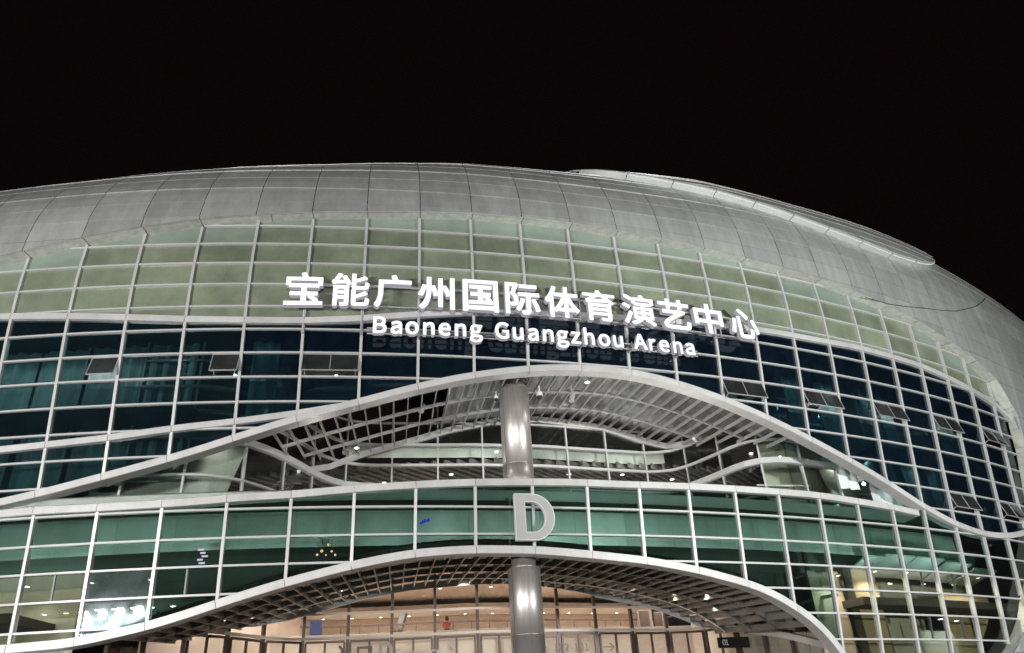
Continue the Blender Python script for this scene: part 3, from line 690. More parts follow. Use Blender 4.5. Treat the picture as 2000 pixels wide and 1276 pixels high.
# partition walls between the dim rooms
for i, z0_, z1_ in [(-1.3, 9.8, 17), (17.4, 12, 17), (19.5, 9.8, 17), (20.7, 13, 17)]:
    mb = MB(); A, B = sp(i, 12, -0.9), sp(i, 12, -3.2); t_ = along(i) * 0.2
    mb.hexa([(A.x, A.y, z0_), (A.x + t_.x, A.y + t_.y, z0_), (B.x + t_.x, B.y + t_.y, z0_), (B.x, B.y, z0_), (A.x, A.y, z1_), (A.x + t_.x, A.y + t_.y, z1_), (B.x + t_.x, B.y + t_.y, z1_), (B.x, B.y, z1_)])
    mb.build('partition', M['inwall'], rooms)
# wall panels of the lit rooms at lower right
for a, b, z0_, z1_, d, m in [(15.15, 16.0, -1.6, 7.0, 1.9, 'beige'), (16.3, 17.05, -1.6, 7.1, 1.9, 'olive'), (17.1, 17.9, -1.6, 4.6, 2.2, 'inwall'), (18.0, 19.3, -1.6, 4.3, 2.2, 'inwall'), (19.4, 21.4, -1.6, 6.4, 2.4, 'olive'), (16.05, 16.25, -1.6, 7.2, 1.7, 'dark')]:
    mb = MB(); P = [sp(a, 7, -d), sp(b, 7, -d)]; o_ = outward((a + b) / 2) * 0.1
    lo4 = [(P[0].x, P[0].y), (P[1].x, P[1].y), (P[1].x - o_.x, P[1].y - o_.y), (P[0].x - o_.x, P[0].y - o_.y)]
    mb.hexa([(x, y, z0_) for x, y in lo4] + [(x, y, z1_) for x, y in lo4]); mb.build('wall_panel', M[m], rooms)
# curved ceiling cove above those rooms
for a, b, z0_, z1_ in [(16.45, 17.0, 6.95, 7.6), (17.1, 18.0, 7.0, 7.75), (18.05, 19.0, 7.0, 7.75), (19.05, 20.0, 6.95, 7.6), (20.05, 21.0, 6.9, 7.4)]:
    mb = MB(); secs = []
    for k in range(7):
        i = a + (b - a) * k / 6; o_ = outward(i); p = sp(i, 7, -0.9); q = sp(i, 7, -2.6)
        secs.append([(p.x, p.y, z1_), (p.x, p.y, z1_ + .08), (q.x, q.y, z0_ + .08), (q.x, q.y, z0_)])
    mb.sweep(secs); mb.build('ceiling_cove', M['board'], rooms)
# pleated curtains hanging behind the dotted panes at the left
for i in range(-5, 4):
    if i == 3: continue
    for z0_, z1_ in ((9.9 if i < 0 else min(12.9, max(z3(i), z3(i + 1)) + 0.15), 13.1), (13.6, 17.15)):
        secs = []; ph = random.random() * 6; n = 26
        mb = MB(); pts_ = []
        for k in range(n + 1):
            ii = i + 0.03 + 0.94 * k / n; w_ = 0.10 * math.sin(k * 0.9 + ph) + 0.07 * math.sin(k * 0.37 + 2 * ph)
            v = sp(ii, 13, -1.75 - w_); pts_.append((v.x, v.y))
        for (x0, y0), (x1, y1) in zip(pts_[:-1], pts_[1:]): mb.quad((x0, y0, z0_), (x1, y1, z0_), (x1, y1, z1_), (x0, y0, z1_))
        mb.build('curtain', M['curtain'], rooms)

for i, a_, b_, z0_, z1_, pw in ((15, .15, .6, 13.5, 17.1, 25), (16, .1, .75, 11.0, 17.1, 45), (17, .3, .95, 11.6, 16.9, 40), (17, .05, .9, 9.9, 11.4, 30), (18, .1, .6, 13.4, 16.9, 20), (18, .3, .95, 9.9, 12.9, 40), (19, .1, .9, 10.5, 12.9, 25), (4, .0, .5, 13.2, 17.0, 18), (20, .2, .8, 13.4, 16.5, 12)):
    pts_ = []; n = 16; ph = random.random() * 6; mb = MB()
    for k in range(n + 1):
        v = sp(i + a_ + (b_ - a_) * k / n, 13, -1.3 - 0.10 * math.sin(k * 0.9 + ph)); pts_.append((v.x, v.y))
    for (x0, y0), (x1, y1) in zip(pts_[:-1], pts_[1:]): mb.quad((x0, y0, z0_), (x1, y1, z0_), (x1, y1, z1_), (x0, y0, z1_))
    mb.build('curtain', M['curtain'], rooms)
    p = sp(i + (a_ + b_) / 2, 13, -0.4); lamp('room_lamp', 'SPOT', (p.x, p.y, z1_ - 0.1), pw, (0.80, 1.0, 1.0), (p.x - outward(i).x * 0.5, p.y - outward(i).y * 0.5, z1_ - 3), 0.12, 160, 0.4)

# ------------------------------------------------------------------ entrance hall interior
lob = thing('entrance_hall', Vector((0, 52, -1.6)), 'warm beige entrance hall behind the ground floor glass with a gallery', 'room')
off = Vector((-0.16, 0.987, 0))
def lw_off(d, k0=4, k1=17): return [Vector((a, b, 0)) + off * d for a, b in LW[k0:k1]]
def ribbon(pl, z0_, z1_, m, name):
    mb = MB()
    for a, b in zip(pl[:-1], pl[1:]): mb.quad((a.x, a.y, z0_), (b.x, b.y, z0_), (b.x, b.y, z1_), (a.x, a.y, z1_))
    return mb.build(name, m, lob)
def slab(p0, p1, z, h, m, name):
    mb = MB()
    for (a, b), (c, d) in zip(zip(p0[:-1], p0[1:]), zip(p1[:-1], p1[1:])):
        u = Vector((0, 0, z)); v = Vector((0, 0, z + h)); mb.hexa([a + u, b + u, d + u, c + u, a + v, b + v, d + v, c + v])
    return mb.build(name, m, lob)
ribbon(lw_off(14), -1.6, 9.6, M['beige'], 'wall')
slab(lw_off(0.3), lw_off(15), 9.35, 0.2, M['lobbyceil'], 'ceiling')
slab(lw_off(8.0), lw_off(14), 5.75, 0.75, M['cream'], 'gallery')
slab(lw_off(1.72), lw_off(8.0), 4.95, 0.3, M['cream'], 'gallery_floor')
slab(lw_off(1.6), lw_off(1.72), 4.4, 1.72, M['beige'], 'parapet')
slab(lw_off(0.3), lw_off(15), -1.58, 0.05, M['cream'], 'floor')
ribbon(lw_off(9.0), -1.6, 5.7, M['beige'], 'wall')
slab(lw_off(10.5), lw_off(13.9), 8.72, 0.25, M['cream'], 'ceiling_step')
ribbon(lw_off(4.0, 0, 6), -1.6, 9.3, M['beige'], 'wall')
slab(lw_off(0.2, 0, 6), lw_off(4.2, 0, 6), 9.0, 0.2, M['lobbyceil'], 'ceiling')
ribbon(lw_off(1.5, 15, 20), -1.6, 7.2, M['beige'], 'wall')
rl = lw_off(8.15)
mb = MB(); mb.bar([p + Vector((0, 0, 7.45)) for p in rl], 0.09, 0.11); rail = mb.build('handrail', M['brown'], lob)
mb = MB()
for p in wall_pts([(q.x, q.y) for q in rl], 1.2): mb.box((p.x, p.y, 6.95), 0.04, 0.04, 0.9)
mb.build('baluster', M['brown'], rail)

ORD = ['first', 'second', 'third', 'fourth', 'fifth', 'sixth', 'seventh', 'eighth', 'ninth', 'tenth', 'eleventh', 'twelfth', 'thirteenth', 'fourteenth', 'fifteenth', 'sixteenth', 'seventeenth', 'eighteenth']
# downlights: fitted lens plus its own light
def downlight(p, power, col, label, group, r=0.09, ang=110, down=True, lens='lampdisc'):
    t = thing('downlight', Vector(p), label, 'downlight', group)
    mb = MB(); mb.lathe((p[0], p[1], p[2]), [(0.001, 0), (r, 0), (r, 0.03), (0.001, 0.03)], 12); mb.build('lens', M[lens], t)
    mb = MB(); mb.lathe((p[0], p[1], p[2] + 0.004), [(r, 0), (r * 1.35, -0.01), (r * 1.35, 0.04), (r, 0.04)], 12); mb.build('rim', M['whitep'], t)
    if power: lamp('downlight_beam', 'SPOT', (p[0], p[1], p[2] - 0.05), power, col, (p[0], p[1], p[2] - 5), 0.06, ang, 0.5)
    return t
warm = (1.0, 0.85, 0.75)
for k, p in enumerate(wall_pts([(q.x, q.y) for q in lw_off(13.1)], 2.0)):
    downlight((p.x, p.y, 8.66), 300, (1.0, 0.93, 0.82), 'small round downlight under the gallery ceiling step in the entrance hall', 'gallery downlights', 0.10, 100)
for k, p in enumerate(wall_pts([(q.x, q.y) for q in lw_off(0.85, 1)], 3.3)):
    downlight((p.x, p.y, 9.28), 330, warm, 'round ceiling downlight just behind the entrance glass', 'entrance hall downlights', 0.12, 140)
for k, p in enumerate(wall_pts([(q.x, q.y) for q in lw_off(6.6)], 3.3)):
    downlight((p.x, p.y, 9.3), 900, warm, 'round ceiling downlight deep in the entrance hall', 'entrance hall inner downlights', 0.11, 140)
for k, p in enumerate(wall_pts([(q.x, q.y) for q in lw_off(1.8, 0, 5)], 2.2)):
    downlight((p.x, p.y, 8.9), 420, warm, 'ceiling downlight at the left end of the entrance hall', 'left entrance downlights', 0.10, 150)
for k, p in enumerate(wall_pts([(q.x, q.y) for q in lw_off(0.7, 4, 17)], 2.4)):  # unseen uplights added to brighten the gallery parapet
    t = thing('floor_uplight', Vector((p.x, p.y, -1.55)), 'warm floor uplight below the gallery parapet, ' + ORD[k] + ' from the left', 'uplight', 'entrance hall uplights')
    mb = MB(); mb.lathe((p.x, p.y, -1.55), [(0.01, 0), (0.12, 0), (0.12, 0.12), (0.09, 0.13), (0.01, 0.13)], 12); mb.build('housing', M['sash'], t)
    lamp('uplight_beam', 'SPOT', (p.x, p.y, -1.36), 1900, (1.0, 0.87, 0.76), (p.x - 0.08, p.y + 0.5, 5.3), 0.08, 100, 0.6)
# upper hall lights
for k, (x, y) in enumerate([(-8.2, 44.0), (-4.1, 43.2), (-6.0, 46.2), (2.9, 44.5), (6.2, 45.2), (2.6, 46.5), (6.6, 47.5), (9.5, 46.8)]):
    downlight((x, y, 14.3), 420, (1.0, 0.95, 0.86), 'white downlight between the ceiling slats of the upper hall', 'upper hall downlights', 0.12, 130)
for i in (0.9, 1.7, 2.5, 3.2):
    p = sp(i, 11, -1.95); downlight((p.x, p.y, 13.4), 230, (1.0, 0.96, 0.85), 'downlight at the left end of the terrace', 'left side room downlights', 0.09, 140)
for i in (14.6, 15.4, 16.2, 17.0):
    p = sp(i, 11, -3.0); downlight((p.x, p.y, 13.2), 90, (1.0, 0.97, 0.86), 'downlight at the right end of the terrace', 'right side room downlights', 0.09, 140)
ORDU = {5.6: 'first', 7.4: 'second', 10.2: 'third', 11.6: 'fourth', 12.8: 'fifth'}
for i, d, pw in ((5.6, 3.5, 260), (7.4, 4.0, 260), (10.2, 3.2, 420), (11.6, 3.6, 420), (12.8, 3.2, 320)):  # unseen uplights added to brighten the canopy from below
    p = sp(i, 10, -d); t = thing('floor_uplight', Vector((p.x, p.y, 9.75)), 'floor uplight on the terrace floor under the upper canopy, ' + ORDU[round(i, 1)] + ' from the left', 'uplight', 'terrace uplights')
    mb = MB(); mb.lathe((p.x, p.y, 9.74), [(0.01, 0), (0.14, 0), (0.14, 0.05), (0.10, 0.06), (0.01, 0.06)], 14); mb.build('housing', M['sash'], t)
    lamp('uplight_beam', 'SPOT', (p.x, p.y, 9.86), pw, (1.0, 0.93, 0.88), (p.x + 0.1, p.y + 0.3, 16), 0.08, 150, 0.5)
for a, b in inn[:-1:1] and list(zip(inn[:-1], inn[1:])):  # unseen spots added in front of the bulkhead to light its face
    c = (a + b) / 2 - Vector((-0.16, 0.98, 0)) * 0.55; lamp('cove_lamp', 'SPOT', (c.x, c.y, 14.15), 26, (1.0, 0.98, 0.88), (c.x - 0.16, c.y + 0.9, 15.0), 0.06, 150, 0.6)  # cove_lamp is an added unseen spot lighting the bulkhead, not a cove fitting
# green band: unseen spots added low behind the glass to light the boards
for i in range(-3, 20):
    f = 1.0 if not 5 <= i <= 8 else 0.55
    p = sp(i + 0.5, 7.0, -0.32); zz = max(z5(i + 0.5) + 0.85, 6.9) if i < 15 else 6.9
    lamp('void_lamp', 'SPOT', (p.x, p.y, zz), 120 * f, (0.93, 1.0, 0.96), (p.x - outward(i).x * 0.8, p.y - outward(i).y * 0.8, max(8.5, zz + 0.6)), 0.08, 165, 0.4)
# left rooms
for i, z in ((-0.6, 8.6), (0.5, 8.6), (1.6, 8.6), (2.6, 8.2)):
    p = sp(i, z, -2.4); downlight((p.x, p.y, 6.85), 150, (1.0, 0.97, 0.88), 'downlight in the far left green room', 'left room downlights', 0.10, 150)
for k, i in enumerate((2.06, 2.32, 2.62, 2.88, 3.24)):  # added lamps repeat the reflected floodlights and backlight the hazy pane
    p = sp(i, 5.6, -0.9); t = downlight((p.x, p.y, 5.55), 110, (0.82, 0.93, 1.0), 'glaring cool lamp behind a misted pane', 'glaring cool lamps', 0.13, 160, lens='coolled')
for i in (1.22, 1.56, 1.80):  # added lamps stand in for the smaller floodlight reflections
    p = sp(i, 5.6, -0.9); downlight((p.x, p.y, 5.5), 20, (0.9, 0.97, 1.0), 'small white lamp behind the pane left of the misted pane', 'small white lamps', 0.09, 160)
# right rooms
for i, z in ((15.6, 6.6), (16.7, 6.9), (17.6, 6.9), (18.6, 6.9), (19.6, 7.0), (17.0, 6.3), (18.1, 6.4), (19.2, 6.5), (20.3, 7.0)):
    p = sp(i, z, -0.9 - (i % 0.5)); downlight((p.x, p.y, z), 300, (1.0, 0.93, 0.78), 'ceiling downlight in the rooms at lower right', 'right room downlights', 0.09, 150)
for i, z in ((18.55, 4.75), (19.1, 4.7)):
    p = sp(i, z, -1.2); downlight((p.x, p.y, z), 80, (0.8, 0.93, 1.0), 'bright cool lamp behind the lower right panes', 'cool lamps at lower right', 0.12, 150, lens='coolled')
for i, z, pw, lab in ((7.42, 14.75, 60, 'white lamp in the dark room just above the upper canopy edge'), (5.56, 15.15, 60, 'white lamp behind the wide open vent left of the sign'), (4.6, 13.9, 25, 'tiny white lamp in the dark room left of the canopy arch')):
    p = sp(i, z, -1.3); downlight((p.x, p.y, z), pw, (1.0, 0.97, 0.9), lab, None, 0.07, 160)
# teal-lit rooms behind the blue glass on the left, weaker on the right
for i, z, pw in ((-1.5, 16.2, 100), (-0.5, 16.2, 100), (0.5, 16.2, 100), (1.5, 16.2, 90), (2.5, 16.2, 70), (-0.5, 12.5, 50), (0.5, 12.5, 50), (1.5, 12.5, 45), (2.5, 12.5, 25), (16.4, 16.0, 60), (17.6, 16.0, 70), (18.3, 12.4, 90), (17.4, 12.2, 60), (19.6, 12.4, 60)):
    p = sp(i, z, -0.42 if i < 4 else -1.7); lamp('room_lamp', 'SPOT', (p.x, p.y, z + 0.7), pw, (0.80, 1.0, 0.96), (p.x, p.y, 0), 0.15, 165, 0.3)

def number_lights():
    groups = {}
    for o in bpy.data.objects:
        if o.name.startswith('downlight') and o.get('group'): groups.setdefault(o['group'], []).append(o)
    mw = Matrix(camo.matrix_world).inverted()
    for l in groups.values():
        l.sort(key=lambda o: (mw @ o.location).x / -(mw @ o.location).z)
        for k, o in enumerate(l):
            o['label'] = o['label'] + ', ' + ORD[k] + ' from the left'
# ------------------------------------------------------------------ columns
def column(z0_, z1_, label, ring, head):
    t = thing('steel_column', Vector((-0.11, 33.4, z0_)), label, 'column'); r = 0.695
    mb = MB(); mb.lathe((-0.11, 33.4, 0), [(0.01, z0_), (r, z0_), (r, ring - 0.015), (r - 0.012, ring - 0.012), (r - 0.012, ring + 0.012), (r, ring + 0.015), (r, z1_ - 0.02), (r - 0.03, z1_), (0.01, z1_)], 48)
    mb.build('shaft', M['steel'], t, smooth=False)
    mb = MB(); mb.lathe((-0.11, 33.4, 0), head, 48); mb.build('head', M['steel'], t)
    mb = MB()
    for a in (0.55, -0.6 + math.pi): 
        c, s = math.cos(-math.pi / 2 + a), math.sin(-math.pi / 2 + a)
    mb.box((-0.11 - 0.52, 33.4 - 0.462, (z0_ + z1_) / 2), 0.012, 0.012, z1_ - z0_ - 0.1, 0.0); mb.build('seam', M['joint'], t)
    return t
def steel_smooth(o):
    for ch in o.children:
        if ch.name.startswith(('shaft', 'head')):
            for p in ch.data.polygons: p.use_smooth = len(p.vertices) == 4
steel_smooth(column(9.7, 15.05, 'brushed steel column standing on the terrace under the upper canopy', 11.25, [(0.70, 15.05), (0.66, 15.08), (0.66, 15.6), (0.01, 15.6)]))
steel_smooth(column(-1.6, 6.7, 'brushed steel column under the letter D in front of the entrance', 4.02, [(0.60, 6.7), (0.60, 6.74), (0.52, 6.78), (0.52, 7.6), (0.01, 7.6)]))

